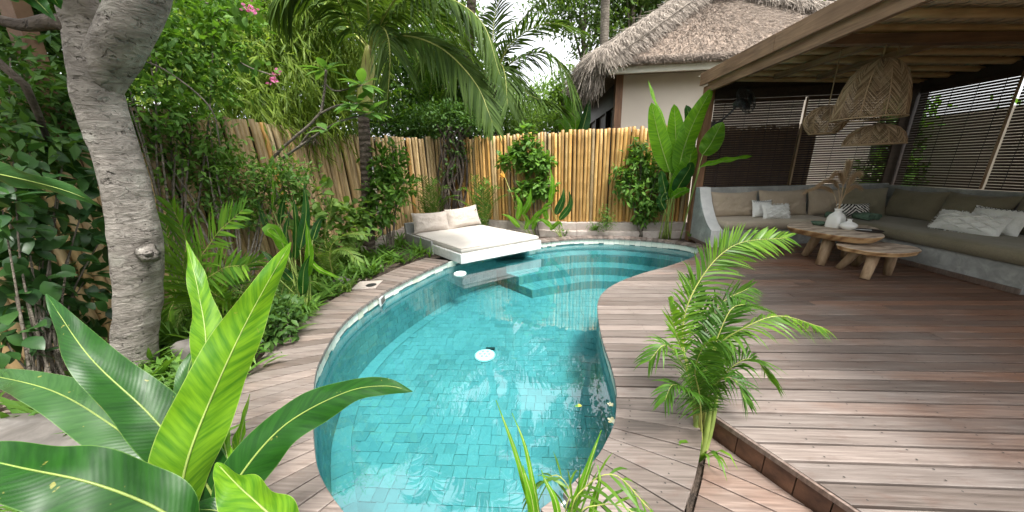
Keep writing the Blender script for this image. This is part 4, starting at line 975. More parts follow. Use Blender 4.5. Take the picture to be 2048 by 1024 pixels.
for i in range(6):
    top = [(-.36,.10,.22),(-.30,.0,.30),(-.20,-.05,.38),(.02,.05,.48),(.10,-.02,.36),(.22,.05,.22)][i]; pl_ = thing('pampas_plume', ['pampas plume arching furthest left', 'pampas plume arching left below the first', 'pampas plume leaning slightly left', 'tallest upright pampas plume', 'pampas plume leaning slightly right', 'short pampas plume bending right'][i]+' from the bottle vase', 'dried grass', (4.22, 4.62, .70), 'pampas plumes in the bottle vase')
    path = [V3((top[0]*1.15*u**1.9, top[1]*u, -.10+(top[2]+.17)*1.12*math.sin(min(1.0, u*1.0)*(1.57+.55*abs(top[0])/.36))/math.sin(1.57+.0*u))) for u in np.linspace(0, 1, 40)]
    G().tube(path, [.0026]*28+[.0014]*12, 5).build('stem', m_pampas, pl_)
    P_, D_, L_ = [], [], []; NS = 900
    for k in range(NS):
        u = .45+.55*random.random(); p = path[int(u*39)]; t = (path[min(39, int(u*39)+1)]-path[max(0, int(u*39)-1)]).normalized(); w = rand_dir(1)[0]; d = t*1.0+V3(w)*.30+V3((0,0,-.30)); P_.append(tuple(p+V3(w)*.006)); D_.append(tuple(d)); L_.append((.05+.08*random.random())*(1.25-u*.6))
    L_ = np.array(L_); stuff(inst('plume', ST[0], ST[1], frames(np.array(P_), np.array(D_), np.tile([0,0,1.0], (NS,1)), np.stack([np.full(NS,.0013), L_, np.full(NS,.0013)], 1)), m_pampas, pl_))
tr = thing('serving_tray', 'thin dark tray with a knife at the right end of the slab table', 'tray', (4.42, 4.36, .478), rz=-.5)
G().lathe([(0,0),(.13,0),(.14,.010),(.132,.010),(.125,.004),(0,.004)], 30).build('dish', m_dark, tr, True); G().box(-.16,-.03,.0115,.02,-.005,.018).build('knife', m_conc_w, tr)
ds = thing('dark_bowl', 'small dark green bowl behind the bottle vase', 'bowl', (4.16, 4.80, .478)); G().lathe([(.04,0),(.06,.005),(.085,.035),(.09,.05),(.083,.05),(.05,.012),(0,.01)], 24).build('body', m_towel, ds, True)

# ================================================================ hanging rattan lamps
def lamp(label, c, prof, R_, H_, seed, sect=14, tilt=0.0):
    t = thing('pendant_lamp', label, 'lamp', c, 'woven rattan pendant lamps'); rr = random.Random(seed)
    pz = np.array([p[1] for p in prof])[::-1]*H_; pr_ = np.array([p[0] for p in prof])[::-1]*R_
    def pt(a, z): r = float(np.interp(z, pz, pr_)); return V3((r*math.cos(a), r*math.sin(a), z))
    for k in range(sect):
        a = 2*math.pi*k/sect; G().tube([pt(a, H_*i/11) for i in range(12)], .0055, 5).build('rib', m_rattan, t, True)
    w = G(); nrow = int(H_/.0175)
    for k in range(sect*2):
        a0, a1 = math.pi*k/sect, math.pi*(k+1)/sect
        for j in range(-6, nrow+6):
            up = 1 if k % 2 else -1; z = j*.0175+rr.uniform(-.003,.003); dz = .115*up*(R_/.30)
            z0, z1 = z-dz/2, z+dz/2; q = []
            for i in range(5):
                u = i/4; zz = z0+(z1-z0)*u
                if 0 <= zz <= H_*.985: q.append(pt(a0+(a1-a0)*u, zz)+V3((0,0,0)))
            if len(q) >= 2: w.tube(q, .0031, 4, caps=False)
    stuff(w.build('weave', m_rattan, t))
    r0 = pr_[0]; G().tube([(r0*math.cos(a*math.pi/24), r0*math.sin(a*math.pi/24), pz[0]) for a in range(49)], .008, 6, caps=False).build('rim', m_rattan, t, True)
    top = rz(c[0])-c[2]; G().tube([(0,0,H_-.03),(0,0,(H_+top)/2),(0,0,top)], .006, 6).build('cord', m_rope, t)
    G().lathe([(0,.0),(.03,.01),(.045,.05),(.03,.09),(.02,.13),(0,.14)], 14, (0,0,H_*.45)).build('bulb', m_rope, t, True)
    return t
lamp('largest bell shaped woven rattan lamp hanging highest', (3.72, 4.02, 1.83), [(0,1.0),(.18,.99),(.48,.90),(.72,.74),(.87,.52),(.95,.28),(1.0,.0)], .295, .60, 1, 10)
lamp('small round woven rattan lamp hanging left behind the big bell', (3.68, 4.50, 1.72), [(0,1.0),(.35,.98),(.72,.85),(.96,.60),(1.0,.42),(.86,.18),(.62,.0)], .21, .33, 2, 9)
lamp('wide shallow dome rattan lamp hanging lowest on the right', (3.98, 4.15, 1.56), [(0,1.0),(.35,.97),(.66,.80),(.88,.52),(.98,.22),(1.0,.0)], .255, .22, 3, 10)

# ================================================================ day bed
DA, DB, DC, DD = V3((-1.15,4.70,0)), V3((.14,5.60,0)), V3((-1.20,6.93,0)), V3((-2.50,6.05,0))
bedt = thing('day_bed', 'low concrete day bed cantilevered over the pool edge', 'day bed', (DA.x, DA.y, 0))
def quadbox(a, b, c, d, z0, z1, bev=.012):
    gg = G(); gg.prism([(p-DA)[:2] for p in (a, b, c, d)], z0, z1, 0, bev); return gg
e1, e2 = (DB-DA).normalized(), (DD-DA).normalized()
quadbox(DA-e2*.0, DB, DC+e2*.05, DD+e2*.05, -.035, .125).build('platform', m_conc_w, bedt)
quadbox(DD-e2*.75-e1*.02, DD-e2*.75+e1*1.4, DC+e2*.02-e1*.05, DD+e2*.02-e1*.02, -.12, .004).build('support', m_plinth, bedt)
quadbox(DD+e2*.051-e1*.03, DC+e2*.051, DC+e2*.13, DD+e2*.13-e1*.03, -.05, .40).build('headboard', m_conc, bedt)
quadbox(DD-e2*1.0-e1*.031, DD-e2*1.0-e1*.002, DD+e2*.05-e1*.002, DD+e2*.05-e1*.031, -.05, .20).build('side_rail', m_conc, bedt)
cushion_box('mattress', 'flat sand coloured mattress covering the day bed', 'mattress', 0, 0, .127, 1, 1, .225, m_fab_day, 3, quad=(DA+e1*.03+e2*.03, DB-e1*.03+e2*.03, DC-e1*.03-e2*.02, DD+e1*.03-e2*.02))
yaw = math.atan2(e1.y, e1.x)
mo_ = [o for o in COL.objects if o.name == 'mattress'][0]; c_ = [DA+e1*.035+e2*.035, DB-e1*.035+e2*.035, DC-e1*.035-e2*.025, DD+e1*.035-e2*.025]
for z_ in (.072, .012): G().tube([(c_[k % 4]-V3((mo_.location.x, mo_.location.y, 0)))+V3((0,0,z_)) for k in range(5)], .006, 6).build('piping', m_fab_pil, mo_, True)
c1, c2 = DD+e1*.40-e2*.16, DD+e1*1.10-e2*.16
pillow('bed_pillow', 'left taupe pillow leaning on the day bed headboard', 'pillow', (c1.x, c1.y, .405), .74, .42, .20, yaw, R(24), m_fab_pil, 21, R(2), 'pillows on the day bed')
pillow('bed_pillow', 'right taupe pillow with raised corners on the day bed', 'pillow', (c2.x, c2.y, .43), .74, .44, .18, yaw, R(20), m_fab_pil, 22, R(-4), 'pillows on the day bed')
# ================================================================ vegetation generators
def perp(t, h): s = t.cross(h); return s.normalized() if s.length > 1e-5 else t.orthogonal().normalized()
def bigleaf(name, parent, O, pts, width, mat, roll=0.0, fold=.18, n=24, wav=.012, shape=(.55, .9), stem=None, seed=0, facing=None, rib=m_petiole, ribr=.0042):
    """one large blade along a path; a raised midrib is its sub-part"""
    P = cr(pts, n); gg = G(); vs, fs, uv = [], [], []; cols = (-1, -.72, -.38, 0, .38, .72, 1); L = 0
    for i, p in enumerate(P):
        t = (P[min(i+1, n-1)]-P[max(i-1, 0)]).normalized(); u = i/(n-1)
        if i: L += (P[i]-P[i-1]).length
        h = (p-CP).normalized() if facing is None else V3(facing); s = perp(t, h); s.rotate(Matrix.Rotation(roll, 3, t)); nr = s.cross(t)
        if nr.dot(V3((0,0,1))) < 0 and facing is not None: nr = -nr
        w = width*.5*(max(0.0, math.sin(math.pi*min(1, u**shape[0]*1.0))))**shape[1] if 0 < u < 1 else .0015
        for c in cols:
            z = fold*abs(c)*w + wav*abs(c)*math.sin(u*19+c*2.0+seed)*min(1, w/.03) + .25*wav*mnoise.noise(p*14+V3((c,0,seed)))
            vs.append(p+s*(c*w)+nr*z-O); uv.append((.5+c*.5, L))
    m = len(cols)
    for i in range(n-1):
        for k in range(m-1): fs.append((i*m+k, i*m+k+1, (i+1)*m+k+1, (i+1)*m+k))
    o = gg.add(vs, fs, 0, uv).build(name, mat, parent, True, True)
    q = [p-O for p in P[:-2]]; sv = []
    r = G().tube(q, [max(.0012, ribr*(1-.85*i/len(q))) for i in range(len(q))], 6); r.build('midrib', rib, o, True)
    if stem: G().tube([V3(s_)-O for s_ in cr(stem, 10)], [ribr*1.9-ribr*.9*i/9 for i in range(10)], 8).build('stalk', rib, parent, True)
    return o
def frond(path, nl, L0, w, hint=(0,0,1), ang=58, droop=.35, fold=.35, t0=.14, tip=.35, base=.6, rr=.008, jit=.08, seg=4, one=None):
    """pinnate frond: material 0 leaflets, 1 rachis"""
    g_ = G(); P = cr(path, 60); g_.tube(P, [max(.0014, rr*(1-.85*i/59)) for i in range(60)], 6, 1); hint = V3(hint)
    for k in range(nl):
        u = t0+(1-t0)*k/(nl-1); f = u*59; i = min(58, int(f)); p = P[i].lerp(P[i+1], f-i); t = (P[min(59, i+2)]-P[max(0, i-1)]).normalized()
        s = perp(t, hint); nr = s.cross(t); x = (u-t0)/(1-t0); ll = L0*(base+(1-base)*min(1, x/.35))*(1-(1-tip)*max(0, (x-.4)/.6)**1.5)
        for sd in (-1, 1):
            if one and sd != one: continue
            a = math.radians(ang*(1-.45*x)+random.uniform(-9, 9)); d = (t*math.cos(a)+s*sd*math.sin(a)+nr*(fold+random.uniform(-jit, jit))).normalized(); l = ll*random.uniform(.88, 1.08)
            wv = (t-d*t.dot(d)).normalized(); wv = (wv+nr*random.uniform(-.5,.5)).normalized(); vs, fs = [], []; dr = droop*random.uniform(.6, 1.4)
            for q in range(seg+1):
                v = q/seg; pp_ = p+d*(l*v)+V3((0,0,-1))*(dr*l*v*v); ww = w*.5*(.45 if q == 0 else 1.0 if v < .6 else (1-v)/.4*.95+.02)
                vs += [pp_-wv*ww, pp_+wv*ww]
            for q in range(seg): fs.append((2*q, 2*q+1, 2*q+3, 2*q+2))
            g_.add(vs, fs)
    return g_
def shift(g_, O): O = V3(O); g_.v = [(x-O.x, y-O.y, z-O.z) for x, y, z in g_.v]; return g_
def leaves(name, T, tmpl, mat, parent, O, st=True, smooth=False):
    T = T.copy(); T[:, :3, 3] -= np.array(tuple(O)); o = inst(name, tmpl[0], tmpl[1], T, mat, parent, smooth); return stuff(o) if st else o
def each_leaf(name, T, tmpl, mat, parent, O):
    gg = G().add(tmpl[0], tmpl[1]); me = gg.mesh(name, mat, True)
    for t in T: o = link(name, me, parent); M_ = Matrix(t.tolist()); M_.translation -= V3(O); o.matrix_local = M_
def arch(a, d, L, lift, drop, side=(0,0,0)):
    """arching path from a in direction d (horizontal) with rise and droop"""
    a, d, s = V3(a), V3(d), V3(side); d = V3((d.x, d.y, 0)).normalized()
    return [tuple(a+d*(L*u)+V3((0,0,lift*math.sin(u*math.pi*.62)-drop*u*u*u))+s*(u*u)) for u in (0, .2, .4, .6, .8, 1)]
def strap_clump(name, label, c, n, L, w, mat, cat='plant', group=None, spread=.8, up=1.0):
    c = V3(c); t = thing(name, label, cat, c, group); g_ = G()
    for k in range(n):
        a = random.random()*6.283; l = L*random.uniform(.6, 1.1); d = V3((math.cos(a), math.sin(a), 0)); o = spread*random.uniform(.4, 1.1)
        pts = [d*(.01)+d*(l*o*u)+V3((0,0,l*up*(math.sin(u*2.1)*.85-.35*u*u*o))) for u in (0,.25,.5,.75,1)]; s = V3((-d.y, d.x, 0)); vs = []
        for i, p in enumerate(pts):
            ww = w*(.55,1,1,.75,.05)[i]*.5; vs += [p-s*ww+V3((0,0,.15*ww)), p, p+s*ww+V3((0,0,.15*ww))]
        fs = []
        for i in range(4): b = 3*i; fs += [(b,b+1,b+4,b+3),(b+1,b+2,b+5,b+4)]
        g_.add(vs, fs)
    stuff(g_.build('blades', mat, t, True)); return t
def palm_clump(name, label, c, specs, mat, L0, w, nl=34, cat='palm', group=None, stems=True, **kw):
    """specs: list of lists of world points (fronds)"""
    c = V3(c); t = thing(name, label, cat, c, group)
    for s in specs: shift(frond(s, nl, L0, w, **kw), c).build('frond', [mat, m_rachis], t, True)
    return t

# ================================================================ the grey trunk on the left
O = atz(272, 745, -.05); Yb = O.y
tree = thing('garden_tree', 'thick leaning grey tree trunk forking at the top left', 'tree', O)
def tp_(px, py, Y): return aty(px, py, Y)-O
pth = [tp_(272,770,Yb),tp_(272,690,Yb),tp_(276,600,Yb+.02),tp_(276,520,Yb+.03),tp_(262,430,Yb+.04),tp_(238,330,Yb+.05),tp_(208,230,Yb+.05),tp_(188,150,Yb+.03),tp_(182,110,Yb+.02),tp_(165,40,Yb),tp_(130,-70,Yb-.1),tp_(60,-220,Yb-.3)]
P = cr(pth, 64); rr_ = np.interp(np.linspace(0,1,64), [0,.06,.15,.30,.36,.5,.62,.70,.8,1], [.165,.128,.116,.118,.130,.116,.106,.112,.085,.06])
G().tube(P, list(rr_), 32, wob=.15, seed=3).build('trunk', m_bark, tree, True)
pb = cr([tp_(196,190,Yb+.06),tp_(222,120,Yb+.04),tp_(262,40,Yb+.0),tp_(300,-60,Yb-.02),tp_(340,-200,Yb-.1)], 30)
G().tube(pb, list(np.interp(np.linspace(0,1,30), [0,.25,.55,1], [.085,.115,.112,.08])), 28, wob=.07, seed=8).build('limb', m_bark, tree, True)
pb = cr([tp_(170,80,Yb),tp_(120,45,Yb-.05),tp_(40,50,Yb-.05),tp_(-60,20,Yb-.1)], 20); G().tube(pb, [.045-.0012*i for i in range(20)], 12, wob=.1).build('limb', m_bark_d, tree, True)
kn = G(); kc = tp_(297,507,Yb-.085)
kd = (CP-O-kc).normalized()
kn.tube([kc-kd*.10, kc-kd*.065, kc-kd*.050, kc-kd*.047, kc-kd*.052, kc-kd*.07], [.066,.048,.036,.026,.020,.015], 26, wob=.35, seed=1); kh = G().tube([kc-kd*.09, kc-kd*.060], [.03,.020], 14, wob=.3, seed=4)
kh.build('knot_hole', m_bark_d, tree, True); kn.build('knot', m_bark, tree, True)
cb = [((-2.6,1.6,4.6),(1.0,.9,.5)), ((-1.7,1.7,4.8),(.9,.8,.5)), ((-3.4,1.0,4.4),(.9,.8,.5))]
leaves('crown', cloud(cb, 260, 5, .24, .14), OVAL, m_lf_dark, tree, O)
for i, (a, b, c) in enumerate(((( -10,-30,1.25),(60,-8,1.35),(112,42,1.4)),((40,-40,1.3),(95,-15,1.35),(122,18,1.4)))):
    bigleaf('leaf', tree, O, [tuple(atd(*q)) for q in (a, b, c)], .09, m_bl_dark, .2, n=14, seed=i)
# squared grey pole behind the trunk and a thin dead branch
p0, p1 = aty(92,265,2.6), aty(8,-30,2.6); tag(G().bar(V3((p0.x,p0.y,-.1))+V3((.0,0,0)), p1+(p1-p0)*.3, .12, .10).build('leaning_pole', m_timber), 'grey squared pole leaning behind the trunk at top left', 'pole')
tag(G().tube([aty(-20,110,1.9), aty(50,170,2.0), aty(75,225,2.1), aty(110,320,2.3), aty(130,420,2.5)], [.022,.02,.018,.013,.008], 8, wob=.2).build('dead_branch', m_bark_d, None, True), 'thin bare dark branch crossing behind the trunk at far left', 'branch')

# ================================================================ foreground broad-leaved plant
O = V3((-1.22, .62, -.05)); pl = thing('broadleaf_plant', 'large glossy banana-like plant with wide leaves in the left foreground', 'plant', O)
def BLF(pts, w, mat, roll=0, **k): return bigleaf('leaf', pl, O, [tuple(atd(*q)) for q in pts], w, mat, roll, n=40, **k)
B = tuple(O)
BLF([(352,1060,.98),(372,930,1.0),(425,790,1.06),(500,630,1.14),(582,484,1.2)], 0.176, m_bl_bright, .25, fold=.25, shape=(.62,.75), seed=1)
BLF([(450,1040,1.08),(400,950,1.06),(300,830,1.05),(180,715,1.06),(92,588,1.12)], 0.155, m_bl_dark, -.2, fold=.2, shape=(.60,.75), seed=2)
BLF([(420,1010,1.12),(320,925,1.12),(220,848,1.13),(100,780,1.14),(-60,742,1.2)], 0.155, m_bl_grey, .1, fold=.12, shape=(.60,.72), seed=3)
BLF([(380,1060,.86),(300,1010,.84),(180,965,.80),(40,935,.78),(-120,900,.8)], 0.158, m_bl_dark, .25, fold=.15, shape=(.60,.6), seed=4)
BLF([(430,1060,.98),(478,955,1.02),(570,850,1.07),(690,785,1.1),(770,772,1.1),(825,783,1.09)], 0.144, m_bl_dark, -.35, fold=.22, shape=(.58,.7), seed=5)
BLF([(620,1110,.72),(540,1030,.74),(480,975,.76),(432,925,.8)], 0.112, m_bl_bright, .5, fold=.3, shape=(.7,.7), seed=6)
BLF([(395,860,1.25),(412,700,1.32),(398,590,1.38),(372,480,1.45)], 0.119, m_bl_bright, -.5, fold=.25, shape=(.62,.8), seed=7)
BLF([(440,1000,1.2),(400,850,1.3),(375,760,1.36),(392,690,1.42)], 0.144, m_bl_grey, .4, fold=.2, shape=(.7,.8), seed=8)
BLF([(470,960,1.18),(480,880,1.2),(490,830,1.22),(500,788,1.24)], 0.043, m_bl_bright, .7, fold=.4, seed=9)
BLF([(462,1000,1.1),(455,920,1.12),(443,860,1.16),(436,800,1.2)], 0.050, m_bl_bright, -.8, fold=.4, seed=10)
BLF([(450,1050,1.1),(400,1000,1.12),(380,940,1.16),(430,870,1.22)], 0.158, m_bl_dark, .9, fold=.25, seed=11)
BLF([(560,1120,1.0),(480,1040,1.0),(400,1020,.98),(330,1060,.95)], 0.115, m_bl_dark, .2, fold=.2, seed=12)
for k, (x, y, d) in enumerate(((372,990,1.0),(455,1030,1.08),(420,1020,1.1),(440,1040,1.0),(392,900,1.24),(470,1000,1.17))):
    q = atd(x, y, d); G().tube(cr([tuple(V3((0,0,0))+V3((.03*math.cos(k), .03*math.sin(k), 0))), tuple((q-O)*.5+V3((0,0,.02))), tuple(q-O)], 8), [.018-.001*i for i in range(8)], 8).build('stalk', m_petiole, pl, True)
O2 = V3((-2.3, .5, -.05)); p2 = thing('broadleaf_plant', 'single long leaf of a plant reaching in from the left edge', 'plant', O2)
bigleaf('leaf', p2, O2, [tuple(atd(*q)) for q in ((-200,330,1.2),(-80,335,1.25),(60,362,1.3),(150,388,1.35),(200,413,1.4))], .105, m_bl_grey, .7, n=24, fold=.15, shape=(.62,.6), stem=[tuple(O2), tuple(atd(-260,600,1.2)), tuple(atd(-200,330,1.2))], seed=3)

# ================================================================ hibiscus bush, vines and shrubs along the left fence
def stems(par, O, pts_list, r=.008, mat=m_branch, name='stem'):
    for q in pts_list: P = cr(q, 10); G().tube([p-O for p in P], [r*(1-.6*i/9) for i in range(10)], 6, wob=.15).build(name, mat, par, True)
O = V3((-3.3, 1.55, -.05)); hib = thing('hibiscus_bush', 'bush with large dark glossy leaves between trunk and left edge', 'shrub', O)
cs = [aty(x, y, Y) for x, y, Y in ((60,300,2.1),(120,380,2.15),(40,430,1.9),(150,470,2.2),(80,520,1.9),(30,590,1.75),(120,570,2.0),(170,560,2.15),(60,660,1.7),(20,500,1.8),(130,300,2.3),(190,350,2.4),(30,360,1.9),(130,640,1.95),(5,420,1.7),(180,640,2.2),(200,480,2.35),(10,680,1.6),(95,440,2.1),(60,600,1.85))]
T = cloud([(c, (.18,.15,.18)) for c in cs], 600, 1, .118, .05, .0, .35, .2); each_leaf('leaf', T, BROAD, m_lf_hib, hib, O)
stems(hib, O, [[tuple(O+V3((random.uniform(-.1,.1), random.uniform(-.1,.1), 0))), tuple(O.lerp(c, .5)+V3((0,0,.12))), tuple(c)] for c in cs], .009)
def shrub(name, label, O, blobs, ncl, per, size, tmpl, mat, cat='shrub', group=None, spread=.06, up=.2, droop=0.0, shell=.4, stemr=.010, nst=8, stemmat=m_branch, smooth=False, **k):
    O = V3(O); t = thing(name, label, cat, O, group); leaves('foliage', cloud(blobs, ncl, per, size, spread, up, droop, shell, **k), tmpl, mat, t, O, True, smooth)
    bs = [blobs[i % len(blobs)] for i in range(nst)]
    stems(t, O, [[tuple(O+V3((random.uniform(-.05,.05), random.uniform(-.05,.05), 0))), tuple(O.lerp(V3(b[0]), .55)+V3((random.uniform(-.05,.05), random.uniform(-.05,.05), .08))), tuple(V3(b[0])+V3((b[1][0]*random.uniform(-.6,.6), b[1][1]*random.uniform(-.6,.6), b[1][2]*random.uniform(0,.7))))] for b in bs], stemr, stemmat)
    return t
def blob(px, py, Y, rx, ry, rz): return (tuple(aty(px, py, Y)), (rx, ry, rz))
shrub('climbing_shrub', 'small-leaved climber draped over the left fence right of the trunk', (-3.45,3.2,-.02),
      [blob(330,300,3.2,.3,.2,.3), blob(400,330,3.4,.38,.2,.22), blob(470,350,3.6,.4,.25,.25), blob(550,370,3.9,.36,.25,.26), blob(360,390,3.2,.25,.18,.25), blob(520,420,3.7,.33,.22,.2), blob(430,280,3.5,.25,.15,.2), blob(585,345,4.1,.25,.2,.2), blob(455,420,3.4,.25,.2,.2)], 520, 7, .075, LEAF, m_lf_vine, group='climbers on the left fence', nst=14, stemr=.014)
shrub('climbing_shrub', 'dark leafy climber hanging from above over the fence top beside the trunk', (-3.9,2.9,-.02),
      [blob(310,130,3.2,.35,.3,.35), blob(300,210,3.0,.28,.22,.3), blob(390,100,3.6,.4,.3,.4), blob(350,40,3.6,.45,.3,.4), blob(350,230,3.2,.25,.2,.2), blob(450,30,3.9,.35,.3,.4), blob(400,170,3.5,.35,.25,.3)], 470, 7, .085, LEAF, m_lf_shrub, group='climbers on the left fence', nst=9, stemr=.014)
shrub('climbing_shrub', 'shadowed thicket behind the pole at far left above the fence', (-4.6,2.2,-.1),
      [blob(60,60,2.9,.6,.4,.5), blob(120,150,3.0,.4,.3,.4), blob(20,170,2.4,.4,.25,.4), blob(90,230,2.5,.35,.2,.3), blob(10,260,2.1,.3,.2,.3), blob(150,240,2.8,.3,.2,.3), blob(100,-40,3.0,.7,.5,.5), blob(170,60,3.2,.4,.4,.6)], 820, 7, .10, LEAF, m_lf_dark, group='climbers on the left fence', nst=8)
# bougainvillea
O = V3((-4.2,4.2,0)); bo = thing('bougainvillea', 'trailing bougainvillea with grey-green leaves and pink bracts', 'vine', O)
runs = [[aty(x, y, Y) for x, y, Y in q] for q in (((430,-20,4.0),(440,60,3.9),(465,110,3.8),(500,135,3.75),(545,150,3.75)), ((400,0,3.9),(450,20,3.8),(505,20,3.75)), ((245,110,3.0),(330,140,3.0),(420,215,3.2),(440,290,3.3)))]
for q in runs: G().tube([p-O for p in cr([tuple(a) for a in q], 24)], .007, 6, wob=.2).build('runner', m_branch, bo, True)
ps = np.array([tuple(p) for q in runs[:2] for p in cr([tuple(a) for a in q], 22)]); ps = np.repeat(ps, 2, 0)+rng.normal(size=(88, 3))*.06; 
leaves('foliage', frames(ps, rand_dir(88)+np.array([0,0,-.6]), rand_dir(88)*.6+np.array([0,-1,.4]), .08+.06*rng.random(88)), BROAD, m_lf_shrub, bo, O)
for x, y, Y in ((505,15,3.7),(492,20,3.7),(545,158,3.7),(552,150,3.72),(541,161,3.68),(510,22,3.7)):
    c = np.array(tuple(aty(x, y, Y))); n = 9; leaves('bract', frames(np.tile(c, (n,1))+rng.normal(size=(n,3))*.02, rand_dir(n), rand_dir(n), .034+.012*rng.random(n)), BROAD, m_pink, bo, O)
# bamboo clump with drooping sprays behind the left fence
O = V3((-5.2, 5.6, -.2)); bc_ = thing('bamboo_clump', 'tall bamboo clump with drooping yellow-green sprays behind the left fence', 'bamboo', O)
bl_ = [blob(x, y, Y, *r) for x, y, Y, r in ((330,60,5.2,(.7,.5,.6)),(430,130,5.0,(.6,.5,.6)),(420,30,5.4,(.8,.6,.6)),(520,60,5.6,(.8,.6,.8)),(560,150,5.4,(.6,.5,.6)),(480,200,4.9,(.5,.4,.4)),(620,60,6.0,(.8,.6,.9)),(650,190,6.2,(.6,.5,.6)),(560,-20,6.0,(1.2,.8,.8)),(350,170,4.6,(.5,.4,.4)),(690,120,6.6,(.7,.6,.8)),(600,240,5.8,(.5,.4,.3)),(440,-100,5.8,(1.6,1,.8)),(680,-60,6.6,(1.2,1,.9)))]
def sprays(blobs, ncl, per, size):
    T = cloud(blobs, ncl, 1, 1.0, .0, shell=.25); cc = T[:, :3, 3]; ax = rand_dir(ncl)*.8+np.array([.25,-.45,-.1]); ax /= np.linalg.norm(ax, axis=1)[:, None]
    u = np.tile(np.linspace(0, 1, per), ncl); c = np.repeat(cc, per, 0); a = np.repeat(ax, per, 0); ln = np.repeat(.35+.3*rng.random(ncl), per)
    pos = c+a*(u*ln)[:, None]+np.array([0,0,-1.0])*(u*u*ln*.5)[:, None]; d = a*.8+rand_dir(len(pos))*.55+np.array([0,0,-.75]); return frames(pos, d, rand_dir(len(pos))*.7+np.array([0,-.4,.8]), size*(.7+.6*rng.random(len(pos))))
leaves('foliage', sprays(bl_, 3800, 9, .20), NARROW, m_lf_bamboo, bc_, O)
for k in range(16):
    b = O+V3((random.uniform(-.6,.6), random.uniform(-1.2,1.6), 0)); tpx = V3(bl_[k % len(bl_)][0]); G().tube([p-O for p in cr([tuple(b), tuple(b.lerp(tpx,.5)+V3((-.1,0,.5))), tuple(tpx+V3((0,0,.5)))], 14)], [.022-.0012*i for i in range(14)], 8).build('culm', m_petiole, bc_, True)
# small thatched cap seen above the fence
tc_ = thing('thatched_hut', 'small thatched hut roof corner showing above the left fence', 'hut', aty(600,240,6.0)); a = tc_.location.copy(); n = 900
gg = G(); gg.add([V3((-.28,0,.32)), V3((.42,.1,.12)), V3((.50,-.35,-.22)), V3((-.05,-.45,-.30)), V3((.2,.6,-.3))], [(0,1,2,3),(0,4,1)]); gg.build('thatch', m_thatch, tc_)
u, v = rng.random(n), rng.random(n); p = np.array([-.28,0,.32])+u[:,None]*np.array([.62,.02,-.2])+v[:,None]*np.array([.2,-.45,-.5]); stuff(inst('straw', ST[0], ST[1], frames(p, np.array([.2,-.5,-.5])+rng.normal(size=(n,3))*.2, np.tile([0,-.6,.8],(n,1)), np.stack([np.full(n,.008), .16+.1*rng.random(n), np.full(n,.008)],1)), m_straw, tc_))
G().tube([V3((-.3,0,.36)), V3((.05,.03,.24)), V3((.42,.1,.15))], .03, 8).build('ridge_pole', m_branch, tc_, True); G().box(.05,-.1,-2.4,.15,0,-.2).build('post', m_post, tc_)

# ================================================================ small frangipani tree in front of the fence
O = V3((-3.2, 4.35, -.04)); fr_ = thing('frangipani_tree', 'young frangipani with forked bare branches and paddle leaves', 'tree', O)
nodes_ = {'a': aty(557,305,4.35), 'b': aty(640,228,4.3), 'c': aty(648,165,4.35), 'd': aty(672,182,4.3), 'e': aty(715,207,4.2), 'f': aty(665,250,4.25), 'g': aty(735,228,4.2), 'h': aty(652,140,4.35), 'i': aty(630,255,4.2), 'j': aty(655,262,4.2), 'k': aty(725,170,4.2)}
def limb(*ks, r=.018): P = cr([tuple(nodes_[k]) if isinstance(k, str) else k for k in ks], 14); G().tube([p-O for p in P], [r*(1-.45*i/13) for i in range(14)], 8, wob=.15).build('branch', m_branch, fr_, True)
limb(tuple(O), tuple(aty(540,360,4.35)), 'a', 'b', 'c', 'h', r=.026); limb(tuple(aty(563,318,4.3)), 'f', 'g', r=.018); limb('b', tuple(aty(672,212,4.3)), 'e', r=.016); limb(tuple(aty(600,290,4.3)), 'i', 'j', r=.012); limb('c', 'd', 'k', r=.012)
for k, n in (('h', 10), ('k', 12), ('e', 12), ('g', 11), ('j', 5)):
    c = np.array(tuple(nodes_[k])); a = np.arange(n)*2.4+random.random(); el = rng.uniform(-.35, .9, n); d = np.stack([np.cos(a), np.sin(a), el], 1)
    each_leaf('leaf', frames(np.tile(c, (n,1))+d*.02, d, np.tile([0,-.15,1.0], (n,1))+rand_dir(n)*.2, np.stack([.25+.06*rng.random(n)]*3, 1)*np.array([.95,1,1])), OVAL, m_lf_plum, fr_, O)

# ================================================================ feather palm behind the day bed
O = V3((-2.95, 5.25, -.06)); fp = thing('feather_palm', 'slender palm with dark trunk and yellow-green crownshaft over the left fence', 'palm', O)
top = aty(740, 92, 5.25)
mid = aty(727, 232, 5.25)
G().tube([p-O for p in cr([tuple(O), tuple(O.lerp(mid,.5)+V3((.01,0,0))), tuple(mid)], 26)], list(np.linspace(.105,.083,26)), 18, wob=.05).build('trunk', m_bark_p, fp, True)
G().tube([p-O for p in cr([tuple(mid), tuple(mid.lerp(top,.5)), tuple(top)], 12)], [.088,.10,.112,.118,.12,.118,.112,.104,.095,.085,.075,.06], 18).build('crownshaft', m_shaft, fp, True)
def pf(pts, L0=.62, w=.034, nl=62, **k):
    q = [tuple(aty(x, y, Y)) for x, y, Y in pts]; shift(frond([tuple(top-V3((0,0,.05)))]+q, nl, L0, w, rr=.017, **k), O).build('frond', [m_lf_palm, m_rachis], fp, True)
pf(((800,72,5.0),(880,95,4.7),(950,165,4.4),(985,245,4.2)), .60, .034, 84, hint=(.25,-.8,.6), droop=.35, fold=-.05, ang=42)
pf(((790,20,5.0),(870,-10,4.7),(960,40,4.5),(1000,150,4.4)), .55, .034, 76, droop=.7, fold=-.1)
pf(((750,20,5.2),(790,-80,5.2),(860,-120,5.0),(950,-90,4.8)), .7, .04, 60, droop=.7)
